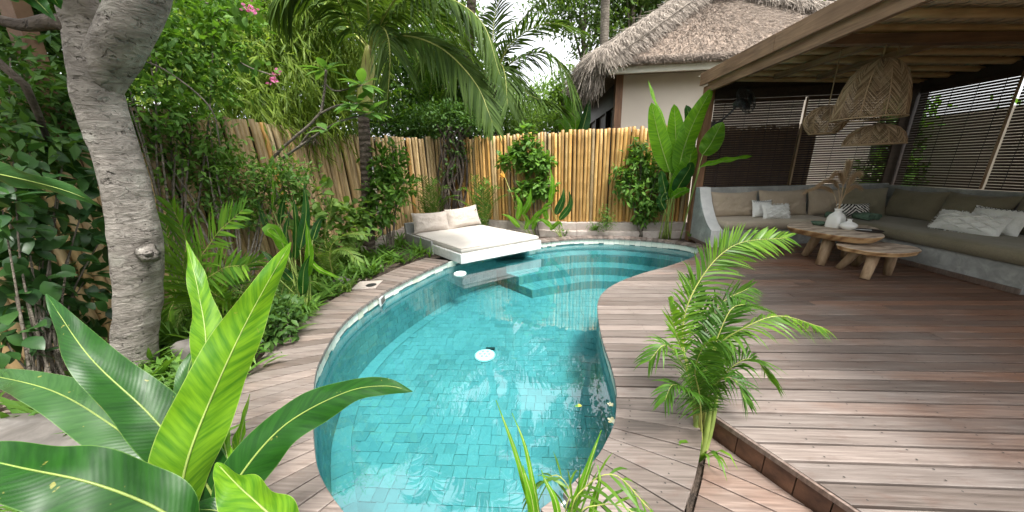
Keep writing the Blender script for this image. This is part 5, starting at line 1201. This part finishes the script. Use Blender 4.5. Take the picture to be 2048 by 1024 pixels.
pf(((700,45,5.0),(660,-20,4.8),(600,-40,4.6),(540,10,4.5)), .65, .036, 60, droop=.8, fold=-.1)
pf(((735,10,4.9),(720,-90,4.6),(700,-140,4.2),(660,-110,3.8)), .7, .036, 60, droop=.8)
pf(((765,40,5.5),(830,20,5.8),(900,60,6.0),(950,120,6.1)), .65, .036, 56, droop=.6)
pf(((745,-10,5.6),(760,-120,5.9),(800,-180,6.3),(860,-180,6.6)), .7, .036, 56, droop=.6)
pf(((770,30,4.8),(840,-60,4.2),(930,-110,3.7),(1040,-90,3.3)), .7, .038, 60, droop=.7)
pf(((700,60,5.4),(650,10,5.6),(590,20,5.8)), .6, .034, 50, droop=.8)
pf(((750,60,5.0),(770,60,4.8),(780,110,4.7),(775,200,4.7)), .5, .03, 44, droop=.9)
# ================================================================ shrubs and plants in the left bed
shrub('leafy_shrub', 'upright shrub with oval leaves and thin stems left of the day bed', (-2.62,5.35,-.05), [blob(775,330,5.3,.26,.22,.22), blob(770,390,5.2,.32,.25,.3), blob(790,300,5.3,.14,.12,.12), blob(800,370,5.3,.22,.2,.25), blob(755,430,5.2,.25,.2,.15)], 210, 6, .115, OVAL, m_lf_shrub, nst=9, stemr=.012, spread=.05)
shrub('leafy_shrub', 'loose low shrub with pale heart-shaped leaves before the left fence', (-3.05,4.2,-.05), [blob(640,400,4.2,.3,.2,.25), blob(690,455,4.4,.3,.2,.2), blob(620,450,4.0,.25,.2,.2), blob(710,430,4.6,.2,.15,.15), blob(660,480,4.2,.3,.2,.12)], 105, 5, .12, BROAD, m_lf_light, nst=9, stemr=.007, spread=.05)
def young_palm(label, c, specs, L0, w, mat=m_lf_areca, nl=34, **k): return palm_clump('young_palm', label, c, [[c]+[tuple(q) for q in s] for s in specs], mat, L0, w, nl, group='young palms in the beds', **k)
c = (-2.85, 2.75, -.05)
young_palm('young palm with stiff bright fronds right of the grey trunk', c, [[aty(x, y, Y) for x, y, Y in q] for q in (((400,560,2.35),(425,480,2.3),(485,420,2.3)), ((380,560,2.4),(372,480,2.35),(345,415,2.3)), ((400,590,2.3),(440,540,2.2),(490,530,2.1)), ((380,620,2.6),(420,590,2.5),(450,600,2.4)), ((370,600,2.6),(345,610,2.4),(330,660,2.3)), ((430,600,2.9),(480,540,3.1),(520,520,3.2)), ((350,560,2.7),(338,500,2.7),(330,440,2.75)))], .42, .022, fold=.15, droop=.12, ang=52, hint=(.1,-.9,.4))
def helic(label, c, lf, mats=(m_bl_ban, m_bl_dark), name='heliconia', ribr=.006, grp='heliconia clumps'):
    c = V3(c); t = thing(name, label, 'plant', c, grp)
    for k, (pts, w, mi, ro) in enumerate(lf):
        P_ = [V3(p) for p in pts]; b = c+V3((random.uniform(-.06,.06), random.uniform(-.06,.06), 0))
        bigleaf('leaf', t, c, [tuple(p) for p in P_], w, mats[mi], ro, n=18, fold=.2, seed=k*1.7, wav=.008, ribr=ribr*.8, stem=[tuple(b), tuple(b.lerp(P_[0],.5)+V3((0,0,.03))), tuple(P_[0])])
    return t
Y = lambda *q: [aty(*a) for a in q]
helic('upright heliconia with a tall dark wavy leaf beside the coping', (-2.47,2.95,-.04), [
    (Y((600,500,3.0),(612,430,3.02),(608,362,3.05)), .10, 1, .3), (Y((590,520,3.0),(592,450,3.0),(585,385,3.05)), .09, 1, -.7), (Y((575,510,2.95),(550,460,2.9),(535,462,2.8),(575,490,2.7)), .11, 0, .3),
    (Y((580,520,3.05),(572,470,3.1),(580,420,3.15)), .10, 1, .9), (Y((610,560,2.95),(618,510,2.95),(612,440,3.0)), .09, 0, -.4), (Y((605,590,2.9),(608,540,2.9),(620,510,2.9)), .10, 1, -.2),
    (Y((560,560,2.9),(545,520,2.9),(520,500,2.9)), .10, 1, .6), (Y((620,520,3.0),(640,540,2.9),(690,560,2.8)), .05, 0, .2), (Y((600,640,2.8),(605,600,2.78),(612,595,2.76)), .07, 0, .5), (Y((585,560,3.0),(560,540,3.1),(535,560,3.1)), .09, 1, 0), (Y((625,480,3.1),(640,440,3.15),(655,440,3.1)), .08, 1, .4)])
helic('ginger-like plant rising above the low shrubs near the left fence', (-2.95,3.6,-.04), [(Y((545,420,3.7),(548,380,3.7),(542,340,3.7)), .05, 0, .8), (Y((560,450,3.7),(565,410,3.7),(575,380,3.7)), .07, 1, .2), (Y((540,470,3.6),(525,430,3.6),(515,400,3.6)), .07, 1, .2)])
for i, (x, y, n, L_, w_, m_, lab) in enumerate((
    (745,500,26,.42,.03,m_lf_shrub,'dark strappy clump at the foot of the palm trunk'), (690,520,30,.40,.020,m_lf_fern,'fine pale grassy clump between heliconia and palm'), (655,565,30,.42,.022,m_lf_areca,'bright grassy clump behind the skimmer plate'),
    (610,640,24,.30,.03,m_lf_shrub,'dark low clump at the coping below the heliconia'), (520,690,22,.32,.035,m_lf_shrub,'broad strappy clump behind the bright foreground leaf'), (500,740,26,.30,.04,m_lf_areca,'variegated strappy clump beside the coping near the foreground leaves'),
    (360,700,26,.45,.03,m_lf_shrub,'dark drooping strappy clump right of the trunk foot'), (400,660,22,.40,.022,m_lf_fern,'thin pale clump below the young palm'), (860,515,14,.25,.02,m_lf_areca,'little grassy tuft beside the day bed corner'), (800,500,18,.28,.03,m_lf_shrub,'small dark clump under the leafy shrub'), (700,590,20,.22,.02,m_lf_fern,'low pale tuft just behind the coping'), (570,610,20,.34,.03,m_lf_shrub,'strappy clump right behind the heliconia stalks'))):
    c = atz(x, y, -.05); strap_clump('strap_plant', lab, c, n, L_, w_, m_, group='strappy plants in the left bed')
shrub('snake_fern', 'narrow crinkled dark fern at the coping below the bright leaf', (-2.2,2.35,-.04), [((-2.28,2.3,.12),(.14,.12,.14)), ((-2.25,2.45,.25),(.1,.1,.12))], 60, 5, .09, LEAF, m_lf_dark, cat='fern', nst=3)
young_palm('young fern palm between heliconia and palm trunk', (-2.75,3.9,-.04), [Y((660,500,3.9),(690,470,3.9),(735,470,3.8)), Y((650,480,3.95),(660,430,4.0),(665,395,4.05)), Y((640,520,3.8),(615,490,3.7),(600,495,3.6)), Y((660,510,3.7),(690,500,3.5),(715,520,3.4))], .28, .016, m_lf_fern, 30, fold=.1, droop=.2)
# behind the day bed
for i, (x, Yp, lab, h) in enumerate(((860, 7.35, 'young palm behind the left day bed pillow', 440), (965, 7.0, 'young palm behind the right day bed pillow', 440))):
    c = aty(x, 455, Yp); c.z = -.05; c = tuple(c); young_palm(lab, c, [Y((x+dx*.4, 420-dy*.6, Yp-.1), (x+dx*.8, 400-dy, Yp-.2), (x+dx*1.1, 395-dy*.8, Yp-.3)) for dx, dy in ((-40,20),(-18,45),(8,40),(30,25),(45,5),(-50,-5),(0,25))], .34, .018, m_lf_shrub, 30, fold=.15, droop=.25)
O = V3((-1.9,7.6,-.05)); tw = thing('twisted_vine', 'tangle of bare twisted stems in the dark fence corner', 'vine', O)
for k in range(16):
    x = 905+random.uniform(-22,30); q = [tuple(aty(x+random.uniform(-15,15), y, 7.55+random.uniform(-.15,.1))) for y in (445,400,360,320,280,250)]; G().tube([p-O for p in cr(q, 26)], random.uniform(.012,.03), 7, wob=.3, seed=k).build('stem', m_bark_d, tw, True)
leaves('foliage', cloud([blob(900,235,7.6,.5,.3,.3), blob(960,240,7.4,.4,.3,.3), blob(850,240,7.9,.5,.3,.3), blob(920,300,7.5,.2,.15,.2), blob(900,340,7.5,.16,.12,.15)], 420, 6, .10, .08), LEAF, m_lf_dark, tw, O)
# centre of the back fence
shrub('climbing_shrub', 'round-leaved climber on the golden fence right of the day bed', (.08,6.72,-.05), [blob(1055,300,6.8,.26,.16,.22), blob(1075,330,6.75,.30,.18,.22), blob(1035,320,6.8,.2,.15,.15), blob(1050,385,6.7,.28,.18,.2), blob(1085,375,6.7,.25,.16,.18), blob(1055,270,6.8,.12,.1,.12), blob(1010,325,6.8,.12,.1,.1)], 260, 5, .12, BROAD, m_lf_shrub, group='climbers on the back fence', nst=9, spread=.05)
shrub('climbing_shrub', 'drooping glossy shrub on the golden fence beside the tall banana plant', (2.18,6.45,-.05), [blob(1275,335,6.5,.28,.16,.28), blob(1260,380,6.45,.26,.16,.26), blob(1300,400,6.45,.26,.16,.28), blob(1285,300,6.55,.2,.12,.2), blob(1310,350,6.5,.22,.14,.25), blob(1240,350,6.5,.15,.1,.15), blob(1290,430,6.4,.2,.14,.16)], 270, 6, .105, OVAL, m_lf_shrub, group='climbers on the back fence', nst=9, spread=.05, up=-.1, droop=.3)
helic('heliconia clump with orange flower just right of the day bed', (.02,6.42,-.05), [(Y((1045,430,6.4),(1058,405,6.35),(1062,375,6.35)), .14, 0, .4), (Y((1035,440,6.4),(1040,410,6.4),(1030,385,6.4)), .12, 0, .2), (Y((1060,450,6.35),(1080,425,6.3),(1105,412,6.25)), .12, 0, .3), (Y((1040,455,6.3),(1020,435,6.25),(1003,428,6.2)), .10, 0, .2), (Y((1065,460,6.3),(1075,440,6.25),(1090,445,6.2)), .10, 0, .5), (Y((1050,460,6.3),(1055,440,6.3),(1045,425,6.25)), .10, 0, -.4)])
helic('tall heliconia with dark folded leaves in front of the golden fence', (.62,6.42,-.05), [(Y((1100,410,6.4),(1106,370,6.4),(1100,335,6.45)), .13, 0, .6), (Y((1112,430,6.4),(1125,400,6.35),(1128,375,6.35)), .16, 1, .3), (Y((1118,440,6.35),(1140,410,6.3),(1138,380,6.3)), .14, 1, -.3), (Y((1095,440,6.35),(1090,415,6.3),(1110,400,6.25)), .11, 0, .3), (Y((1105,455,6.3),(1085,440,6.25),(1070,445,6.2)), .09, 0, .3), (Y((1100,460,6.3),(1118,445,6.25),(1125,455,6.2)), .09, 0, .2)])
hb = thing('heliconia_flower', 'single orange heliconia flower left of the round-leaved climber', 'flower', tuple(aty(1010,355,6.6))); c = hb.location.copy()
G().tube([V3((.35,-.05,-.95)), V3((.18,-.02,-.5)), V3((0,0,0))], .006, 6).build('stalk', m_rachis, hb, True); n = 7
leaves('bract', frames(np.zeros((n,3)), rand_dir(n)*.5+np.array([-.5,0,.7]), rand_dir(n), .10+.05*rng.random(n)), LEAF, m_orange, hb, V3((0,0,0)))
for x, y, n, L_, w_, m_, lab in ((1190,470,30,.36,.022,m_lf_shrub,'spiky strappy tuft at the foot of the golden fence'), (1130,472,12,.2,.02,m_lf_shrub,'tiny tuft between the heliconias and the spiky one'), (1380,480,10,.2,.02,m_lf_areca,'tiny tuft beside the concrete sofa arm')):
    strap_clump('strap_plant', lab, atz(x, y, -.03), n, L_, w_, m_, group='tufts along the back fence')
shrub('small_bush', 'little bushy plant right of the spiky tuft', tuple(atz(1212,470,-.05)), [blob(1212,445,6.4,.10,.10,.14), blob(1210,425,6.4,.07,.07,.08)], 90, 5, .045, LEAF, m_lf_shrub, nst=4, stemr=.005)
# tall banana-like plant at the pavilion post
O = V3((2.62,6.30,-.06)); bt = thing('traveller_plant', 'tall banana-like plant with upright paddle leaves beside the pavilion post', 'plant', O, None)
for k, (pts, w_, ro, mt) in enumerate((
    (((1340,345,6.2),(1325,300,6.2),(1312,250,6.2),(1303,205,6.2)), .33, .15, m_bl_ban), (((1350,350,6.2),(1352,290,6.15),(1350,240,6.15),(1348,208,6.15)), .33, -.1, m_bl_ban), (((1355,345,6.15),(1370,290,6.1),(1392,235,6.05),(1425,175,6.0)), .34, .3, m_bl_ban),
    (((1345,300,6.25),(1330,250,6.25),(1310,200,6.25),(1296,160,6.3)), .10, .9, m_bl_ban), (((1362,330,6.3),(1375,280,6.35),(1380,240,6.35),(1372,210,6.4)), .28, -.3, m_bl_dark), (((1345,400,6.2),(1362,360,6.1),(1380,320,6.1),(1382,275,6.15)), .34, .5, m_bl_ban),
    (((1350,385,6.1),(1365,360,6.0),(1380,335,5.9),(1378,325,5.85)), .26, .3, m_bl_dark), (((1405,310,5.9),(1420,290,5.85),(1435,262,5.8),(1445,244,5.8)), .32, .1, m_bl_ban), (((1400,335,5.6),(1430,325,5.4),(1470,318,5.2),(1505,312,5.1)), .14, 1.0, m_bl_ban),
    (((1345,395,6.0),(1360,385,5.9),(1380,378,5.8)), .18, .5, m_bl_ban), (((1335,400,6.2),(1328,370,6.2),(1322,340,6.2)), .20, .4, m_bl_dark), (((1330,420,6.2),(1322,400,6.2),(1335,375,6.2)), .16, .2, m_bl_dark))):
    P_ = [aty(*q) for q in pts]; b = O+V3((random.uniform(-.13,.16), random.uniform(-.05,.05), 0))
    if k in (7, 8): b = O+V3((.28,-.05,0))
    bigleaf('leaf', bt, O, [tuple(p) for p in P_], w_, mt, ro, n=22, fold=.14, seed=k, shape=(.75,.55), ribr=.008, stem=[tuple(b), tuple(b.lerp(P_[0],.55)+V3((0,0,.04))), tuple(P_[0])])

# ================================================================ trees and palms beyond the fence
def bg_tree(label, base, blobs, ncl, per, size, mat, tmpl=LEAF, trunk_r=.16, group='trees beyond the fence', spread=.16, shell=.45, tm=m_branch, trunk_to=None, **k):
    base = V3(base); t = thing('background_tree', label, 'tree', base, group); c0 = V3(trunk_to) if trunk_to else sum((V3(b[0]) for b in blobs), V3())/len(blobs)
    G().tube([p-base for p in cr([tuple(base), tuple(base.lerp(c0,.5)+V3((.15,.1,0))), tuple(c0)], 20)], list(np.linspace(trunk_r, trunk_r*.55, 20)), 14, wob=.12).build('trunk', tm, t, True)
    for b in blobs: G().tube([p-base for p in cr([tuple(base.lerp(c0,.75)), tuple(c0.lerp(V3(b[0]),.5)+V3((0,0,.1))), tuple(V3(b[0])+V3((0,0,b[1][2]*.5)))], 10)], [trunk_r*.4*(1-.08*i) for i in range(10)], 8, wob=.15).build('limb', tm, t, True)
    leaves('crown', cloud(blobs, ncl, per, size, spread, shell=shell, **k), tmpl, mat, t, base); return t
bg_tree('dense dark tree behind the feather palm', (-2.2,10.2,-.24), [blob(860,220,9.6,1.0,.8,.8), blob(900,180,10,1.1,.9,.9), blob(820,150,10.2,1.0,.9,1.0), blob(960,215,9.8,.8,.7,.7), blob(930,250,9.2,.8,.5,.4), blob(800,240,9.2,.8,.5,.5)], 2000, 8, .14, m_lf_dark)
bg_tree('light green bushy tree left of the thatched house', (.6,12.2,-.24), [blob(1050,225,12,1.0,.9,.7), blob(1010,235,11,.9,.7,.6), blob(1095,245,11.5,.8,.7,.6), blob(1090,200,12.5,.8,.7,.6), blob(1040,255,10,.8,.5,.35)], 1100, 8, .13, m_lf_light, trunk_r=.1)
bg_tree('tall feathery tree rising behind the thatched roof', (3.2,18,-.24), [blob(1180,20,17,1.9,1.4,1.1), blob(1110,15,17.5,1.3,1.2,.9), blob(1250,10,18,2.0,1.5,1.3), blob(1320,-10,18,1.9,1.5,1.2), blob(1200,90,17,1.3,1.2,.9), blob(1180,-90,18,2.4,1.8,1.5), blob(1300,30,18.5,1.5,1.2,.8)], 1700, 8, .22, m_lf_tree, trunk_r=.17, spread=.3, shell=.5, trunk_to=aty(1163,40,17))
bg_tree('second slim trunk tree peeking over the thatch', (4.9,17,-.24), [blob(1270,-40,17,1.4,1.1,1.0), blob(1340,-60,17,1.5,1.1,1.0), blob(1230,-70,17,1.3,1.1,1.0)], 500, 8, .2, m_lf_tree, trunk_r=.16, spread=.3, trunk_to=aty(1266,-20,17))
bg_tree('bright shrubby tree between palms and house corner', (1.4,9.6,-.24), [blob(1125,215,9.6,.4,.4,.6), blob(1130,170,9.8,.35,.35,.5), blob(1110,250,9.2,.5,.4,.35)], 330, 8, .11, m_lf_light, trunk_r=.06, spread=.1)
bg_tree('bright tree top above the corrugated roof', (9.6,13,-.24), [blob(1640,-15,13,1.6,1.2,.8), blob(1690,10,12.5,1.0,.8,.5)], 420, 8, .16, m_lf_light, trunk_r=.14)
bg_tree('broad tree filling the left background above the bamboo', (-8,9,-.24), [blob(250,0,8,2,1.6,1.8), blob(450,-40,9,2.4,1.8,1.8), blob(640,60,9.5,1.8,1.4,1.5), blob(720,180,9.5,1.2,1,1.0), blob(600,200,8.5,1.3,1,1.0), blob(100,60,6,1.6,1.2,1.6), blob(780,30,10.5,1.6,1.4,1.4), blob(380,180,7,1.2,.8,.8)], 2600, 8, .17, m_lf_dark, trunk_r=.22, spread=.22)
bg_tree('high canopy tree above the palm crown', (-4.5,13,-.24), [blob(840,60,13,1.8,1.4,1.2), blob(900,20,13.5,1.4,1.2,1.0), blob(760,-40,13,2.2,1.6,1.4), blob(900,110,12.5,1.4,1.2,1.0), blob(955,150,13,1.0,.9,.7)], 1300, 8, .19, m_lf_tree, trunk_r=.2, spread=.26)
for k, (x, y, s) in enumerate(((12.5,4.5,1.3),(12.4,8.0,1.4),(9.2,9.4,.7))):
    bg_tree(['green shrub mass outside the right blinds nearest the camera', 'green shrub mass outside the right blinds in the middle', 'green shrub mass beyond the pavilion corner'][k], (x,y,-.24), [((x,y,1.5+.2*k),(s,s,s*.9)), ((x+.6,y+.6,2.4),(s*.8,s*.8,s*.7)), ((x-.3,y-.6,.8),(s*.8,s*.8,s*.7))], 360, 7, .2, m_lf_shrub, trunk_r=.08, group='greenery outside the blinds')
tag(G().box(9.6,1.0,-.24,9.75,9.5,2.3).build('garden_wall', m_wall), 'pale garden wall seen through the slits of the right blinds', 'wall')
# second palm behind the fence, fronds fanning over the sky gap
O = V3((-.6,8.6,-.24)); sp2 = thing('arching_palm', 'palm behind the back fence with long fronds arching over the sky gap', 'palm', O); tp2 = aty(985,165,8.6)
G().tube([p-O for p in cr([tuple(O), tuple(O.lerp(tp2,.5)), tuple(tp2)], 20)], list(np.linspace(.13,.09,20)), 14, wob=.1).build('trunk', m_bark_p, sp2, True)
for q, dr in ((((1020,90,8.4),(1080,50,8.0),(1130,50,7.8),(1172,68,7.6)),.3), (((1030,120,8.3),(1090,105,8.0),(1130,145,7.8),(1150,200,7.7)),.6), (((1020,150,8.3),(1060,190,8.0),(1100,205,7.8),(1140,225,7.7)),.4), (((985,100,8.6),(990,30,8.8),(1010,-40,9.0)),.4), (((950,120,8.6),(910,90,8.6),(860,110,8.6),(830,160,8.6)),.6), (((965,90,8.6),(930,30,8.8),(880,-10,9.0)),.5), (((1000,130,8.2),(1010,150,7.8),(1015,210,7.6)),.6), (((960,150,8.5),(920,150,8.4),(890,200,8.3)),.6), (((1030,60,8.9),(1100,-10,9.3),(1190,-20,9.6)),.5)):
    shift(frond([tuple(tp2)]+[tuple(aty(*a)) for a in q], 56, .85, .045, rr=.02, droop=dr, fold=.12, ang=60), O).build('frond', [m_lf_palm, m_rachis], sp2, True)
# tall coconut palm and tall tree whose crowns show mirrored in the pool
O = V3((-1.7,9.0,-.24)); cp = thing('coconut_palm', 'tall palm beyond the back fence, its high crown mirrored in the pool', 'palm', O); tp3 = V3((-.9,7.9,7.0))
G().tube([p-O for p in cr([tuple(O), (-1.75,8.95,2.2), (-1.4,8.5,4.8), tuple(tp3)], 26)], list(np.linspace(.15,.085,26)), 14, wob=.08).build('trunk', m_bark_p, cp, True)
for k in range(15):
    a = k*2.4+.3; el = (.9,.45,.15)[k % 3]; L_ = 2.1+.3*math.sin(k*1.7)
    shift(frond(arch(tp3, (math.cos(a), math.sin(a), 0), L_, .9*el+.1, 1.0-.4*el), 64, .55, .038, rr=.02, droop=.5, fold=.05, ang=55), O).build('frond', [m_lf_palm, m_rachis], cp, True)
bg_tree('very tall tree beyond the house, its crown mirrored in the pool', (2.6,13.5,-.24), [((2.2,12.4,10.6),(1.5,1.2,1.2)), ((3.4,12.6,11.6),(1.4,1.2,1.1)), ((1.3,12.6,12.2),(1.2,1.1,1.0)), ((2.6,12.2,13.2),(1.4,1.2,1.0))], 520, 8, .22, m_lf_tree, trunk_r=.2, spread=.3, trunk_to=(2.4,12.9,11.0))
# clumping palm filling the middle distance
O = V3((-2.5,9.2,-.24)); cp2 = thing('clump_palm', 'clumping palm with many narrow fronds behind the fence corner', 'palm', O)
for q in (((850,220,9.1),(840,140,9.0),(800,90,8.8)), ((860,220,9.0),(880,130,8.9),(930,90,8.7)), ((870,230,8.9),(920,170,8.7),(975,170,8.5)), ((850,230,9.0),(810,180,8.9),(775,190,8.8)), ((865,200,9.2),(865,110,9.2),(850,30,9.3)), ((880,220,8.9),(910,120,8.9),(960,60,8.9)), ((840,240,8.8),(800,230,8.6),(780,255,8.5)), ((880,240,8.8),(930,230,8.6),(960,255,8.5)), ((855,210,9.1),(830,100,9.2),(790,40,9.3)), ((875,210,9.1),(895,90,9.2),(905,10,9.3))):
    shift(frond([tuple(O)]+[tuple(aty(*a)) for a in q], 60, .5, .03, rr=.014, t0=.45, droop=.4, fold=.05, ang=55), O).build('frond', [m_lf_areca, m_rachis], cp2, True)
for k, (x, y) in enumerate(((-3.5,-4.5),(0.5,-5.2),(4.2,-4.2))):  # unseen trees added to cut horizon light from behind the camera
    bg_tree(['leafy tree standing behind the viewpoint on the left, outside the picture', 'leafy tree standing straight behind the viewpoint, outside the picture', 'leafy tree standing behind the viewpoint on the right, outside the picture'][k], (x,y,-.24), [((x,y,2.6),(1.9,1.3,1.8)), ((x+.8,y,4.6),(1.6,1.2,1.4)), ((x-.9,y,1.4),(1.5,1.2,1.3))], 520, 7, .24, m_lf_dark, trunk_r=.15, group='trees behind the viewpoint', spread=.25)
# banana by the house corner
O = V3((1.55,8.7,-.24)); ban = thing('banana_plant', 'banana plant with torn leaves at the thatched house corner', 'plant', O)
for k, (pts, w_, ro, mt) in enumerate(((((1150,270,8.6),(1150,240,8.5),(1135,200,8.5),(1120,185,8.5)),.34,.4,m_bl_ban), (((1160,275,8.5),(1170,240,8.5),(1180,195,8.5)),.3,-.3,m_bl_dark), (((1155,270,8.7),(1155,220,8.7),(1162,170,8.8)),.3,.2,m_bl_dark), (((1140,275,8.5),(1120,245,8.4),(1105,255,8.3)),.26,.2,m_bl_ban), (((1145,265,8.5),(1130,225,8.5),(1118,215,8.4)),.3,.6,m_bl_ban))):
    P_ = [aty(*q) for q in pts]; bigleaf('leaf', ban, O, [tuple(p) for p in P_], w_, mt, ro, n=18, seed=k, ribr=.012, stem=[tuple(O), tuple(O.lerp(P_[0],.5)), tuple(P_[0])])

# ================================================================ areca palms by the decks
O = V3((.93,1.50,-.2)); ar = thing('areca_palm', 'bright feathery areca palm growing from the slot between the decks', 'palm', O, 'areca palms by the deck')
def af(pts, L0=.27, w=.017, nl=34, **k):
    w *= .78; L0 *= .88; nl = int(nl*1.2)
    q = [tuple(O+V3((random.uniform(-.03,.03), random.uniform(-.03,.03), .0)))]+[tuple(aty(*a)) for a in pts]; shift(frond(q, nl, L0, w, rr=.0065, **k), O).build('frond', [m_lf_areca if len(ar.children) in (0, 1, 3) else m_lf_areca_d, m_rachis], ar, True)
af(((1385,800,1.55),(1365,660,1.62),(1400,560,1.7),(1470,490,1.75),(1575,475,1.8)) , .25, .0155, 56, t0=.38, hint=(.3,-.75,.5), droop=.25, fold=.1)
af(((1400,790,1.5),(1430,700,1.5),(1490,655,1.45),(1560,632,1.45),(1645,655,1.45)), .22, .014, 44, t0=.35, droop=.55, fold=-.05)
af(((1405,780,1.6),(1420,680,1.7),(1440,610,1.75),(1500,575,1.85)), .28, .017, 40, t0=.34, hint=(.2,-.8,.4), droop=.3)
af(((1390,770,1.5),(1360,690,1.45),(1345,640,1.4),(1338,600,1.4)), .13, .020, 18, t0=.72, fold=.4, droop=.1)
af(((1385,780,1.5),(1360,720,1.4),(1330,690,1.35),(1300,720,1.3)), .24, .014, 40, t0=.36, droop=.6)
af(((1400,760,1.6),(1410,660,1.7),(1390,600,1.75),(1380,560,1.8)), .26, .017, 36, t0=.4, hint=(.2,-.8,.4))
af(((1420,790,1.5),(1470,730,1.5),(1510,720,1.5),(1540,760,1.5)), .24, .014, 40, t0=.34, droop=.6)
af(((1400,800,1.45),(1390,740,1.4),(1410,690,1.35),(1440,680,1.3)), .26, .016, 38, t0=.36, droop=.4, hint=(0,-.8,.5))
af(((1415,800,1.5),(1440,760,1.4),(1470,760,1.35),(1490,800,1.3)), .20, .013, 34, t0=.4, droop=.6)
af(((1390,810,1.5),(1370,780,1.4),(1345,770,1.35),(1330,800,1.3)), .20, .013, 34, t0=.4, droop=.6)
af(((1405,770,1.55),(1450,640,1.65),(1480,610,1.7),(1530,620,1.75)), .26, .015, 40, t0=.36, droop=.4)
for k, (x, y, yy) in enumerate(((1385,830,1.50),(1400,760,1.52),(1412,800,1.48),(1425,780,1.55),(1395,740,1.56))):
    b = O+V3((-.05+.03*k, .03*math.sin(k*2), .0)); q = aty(x+10, y, yy); G().tube([p-O for p in cr([tuple(b), tuple(b.lerp(q,.5)+V3((.01,0,0))), tuple(q)], 10)], [.018,.017,.016,.016,.015,.014,.013,.012,.010,.008], 10).build('stem', m_petiole, ar, True)
G().prism([(.10,.24),(.02,.08),(-.12,-.18),(-.22,-.36),(-.14,-.40),(-.03,-.22),(.08,.02),(.15,.20)], -.05, .03).build('soil_patch', m_soil, ar)
strap_clump('strap_plant', 'few loose blades at the foot of the areca palm', (.90,1.42,-.16), 12, .22, .02, m_lf_areca)
# foreground young palm at the bottom edge, over the water
O = V3((.10,.70,-.02)); yp = thing('young_areca', 'thin-bladed young palm rising from the bottom edge over the water', 'palm', O, 'areca palms by the deck')
for k, (pts, w_, ro) in enumerate(((((1075,1050,.86),(1055,985,.87),(1030,900,.9),(992,800,.95)),.020,.6), (((1080,1040,.86),(1068,975,.87),(1050,890,.9),(1024,826,.94)),.018,.6), (((1130,1060,.84),(1165,970,.86),(1185,910,.88),(1203,860,.9)),.024,.5), (((1070,1040,.84),(1062,990,.84),(1050,950,.85),(1046,930,.86)),.03,.4), (((1120,1050,.8),(1110,1000,.8),(1090,960,.82),(1083,940,.83)),.02,.3), (((1180,1060,.8),(1190,1000,.8),(1200,960,.8),(1195,930,.82)),.02,.3))):
    bigleaf('blade', yp, O, [tuple(atd(*q)) for q in pts], w_, m_bl_ban, ro, n=16, fold=.3, wav=.002, seed=k, ribr=.0022)
for q in (((1140,1040,.84),(1170,975,.82),(1230,950,.80),(1300,1020,.8)), ((1150,1050,.82),(1200,1010,.78),(1260,1020,.75),(1290,1070,.74)), ((1130,1040,.86),(1140,985,.88),(1110,950,.9),(1060,990,.92))):
    shift(frond([tuple(O)]+[tuple(atd(*a)) for a in q], 15, .14, .008, rr=.004, t0=.45, droop=.6, fold=0.0), O).build('frond', [m_lf_areca, m_rachis], yp, True)
bg_tree('dark hedge-like tree right behind the left fence', (-4.6,8.6,-.24), [blob(620,255,7.4,.7,.5,.5), blob(690,250,8,.8,.5,.5), blob(760,250,8.6,.8,.5,.5), blob(830,262,9,.8,.5,.4), blob(540,230,6.8,.6,.5,.5)], 800, 7, .12, m_lf_dark, trunk_r=.07, spread=.1)
for i, (x, y, L_, m_, lab) in enumerate(((630,545,.55,m_lf_areca,'bright arching fern palm between heliconia and skimmer plate'), (560,640,.5,m_lf_shrub,'dark arching fern palm left of the heliconia stalks'), (700,505,.45,m_lf_areca,'small arching fern palm in front of the palm trunk'), (470,640,.55,m_lf_fern,'pale arching fern palm behind the bright foreground leaf'))):
    c = atz(x, y, -.05); t = thing('fern_palm', lab, 'fern', c, 'fern palms in the left bed')
    for k in range(9):
        a = k*2.4+i; shift(frond(arch(c, (math.cos(a), math.sin(a), 0), L_*random.uniform(.75,1.1), L_*random.uniform(.7,1.0), L_*.45), 26, L_*.26, .012, rr=.004, t0=.15, droop=.25, fold=.1), c).build('frond', [m_, m_rachis], t, True)
# ground cover in the left bed
n = 1500; u_ = rng.random(n); w_ = rng.random(n)**.8; pos = []
for a, b in zip(u_, w_): p = inn[int(a*35)+2].lerp(outl[int(a*35)+2], .05+.6*b); pos.append((p.x+rng.normal()*.03, p.y+rng.normal()*.03, -.04))
cl = np.array(pos)[:420]; pos = np.repeat(cl, 9, 0)+rng.normal(size=(3780,3))*np.array([.05,.05,.0]); d = rand_dir(3780)*np.array([.8,.8,.2])+np.array([0,0,.8])
gc = inst('ground_cover', *leaf_t2(.13,.04,.45), frames(pos, d, rand_dir(3780)*.3+np.array([0,0,1.0]), .15+.2*rng.random(3780)), m_lf_shrub); stuff(gc)
# dead leaves on the bed
n = 420; pos = np.stack([rng.uniform(-3.7,-2.3,n), rng.uniform(.8,5.2,n), np.full(n,-.015)], 1); bedl = inst('leaf_litter', LEAF[0], LEAF[1], frames(pos, rand_dir(n)*np.array([1,1,.15]), np.tile([0,0,1.0],(n,1))+rand_dir(n)*.3, .05+.05*rng.random(n)), m_straw); stuff(bedl)
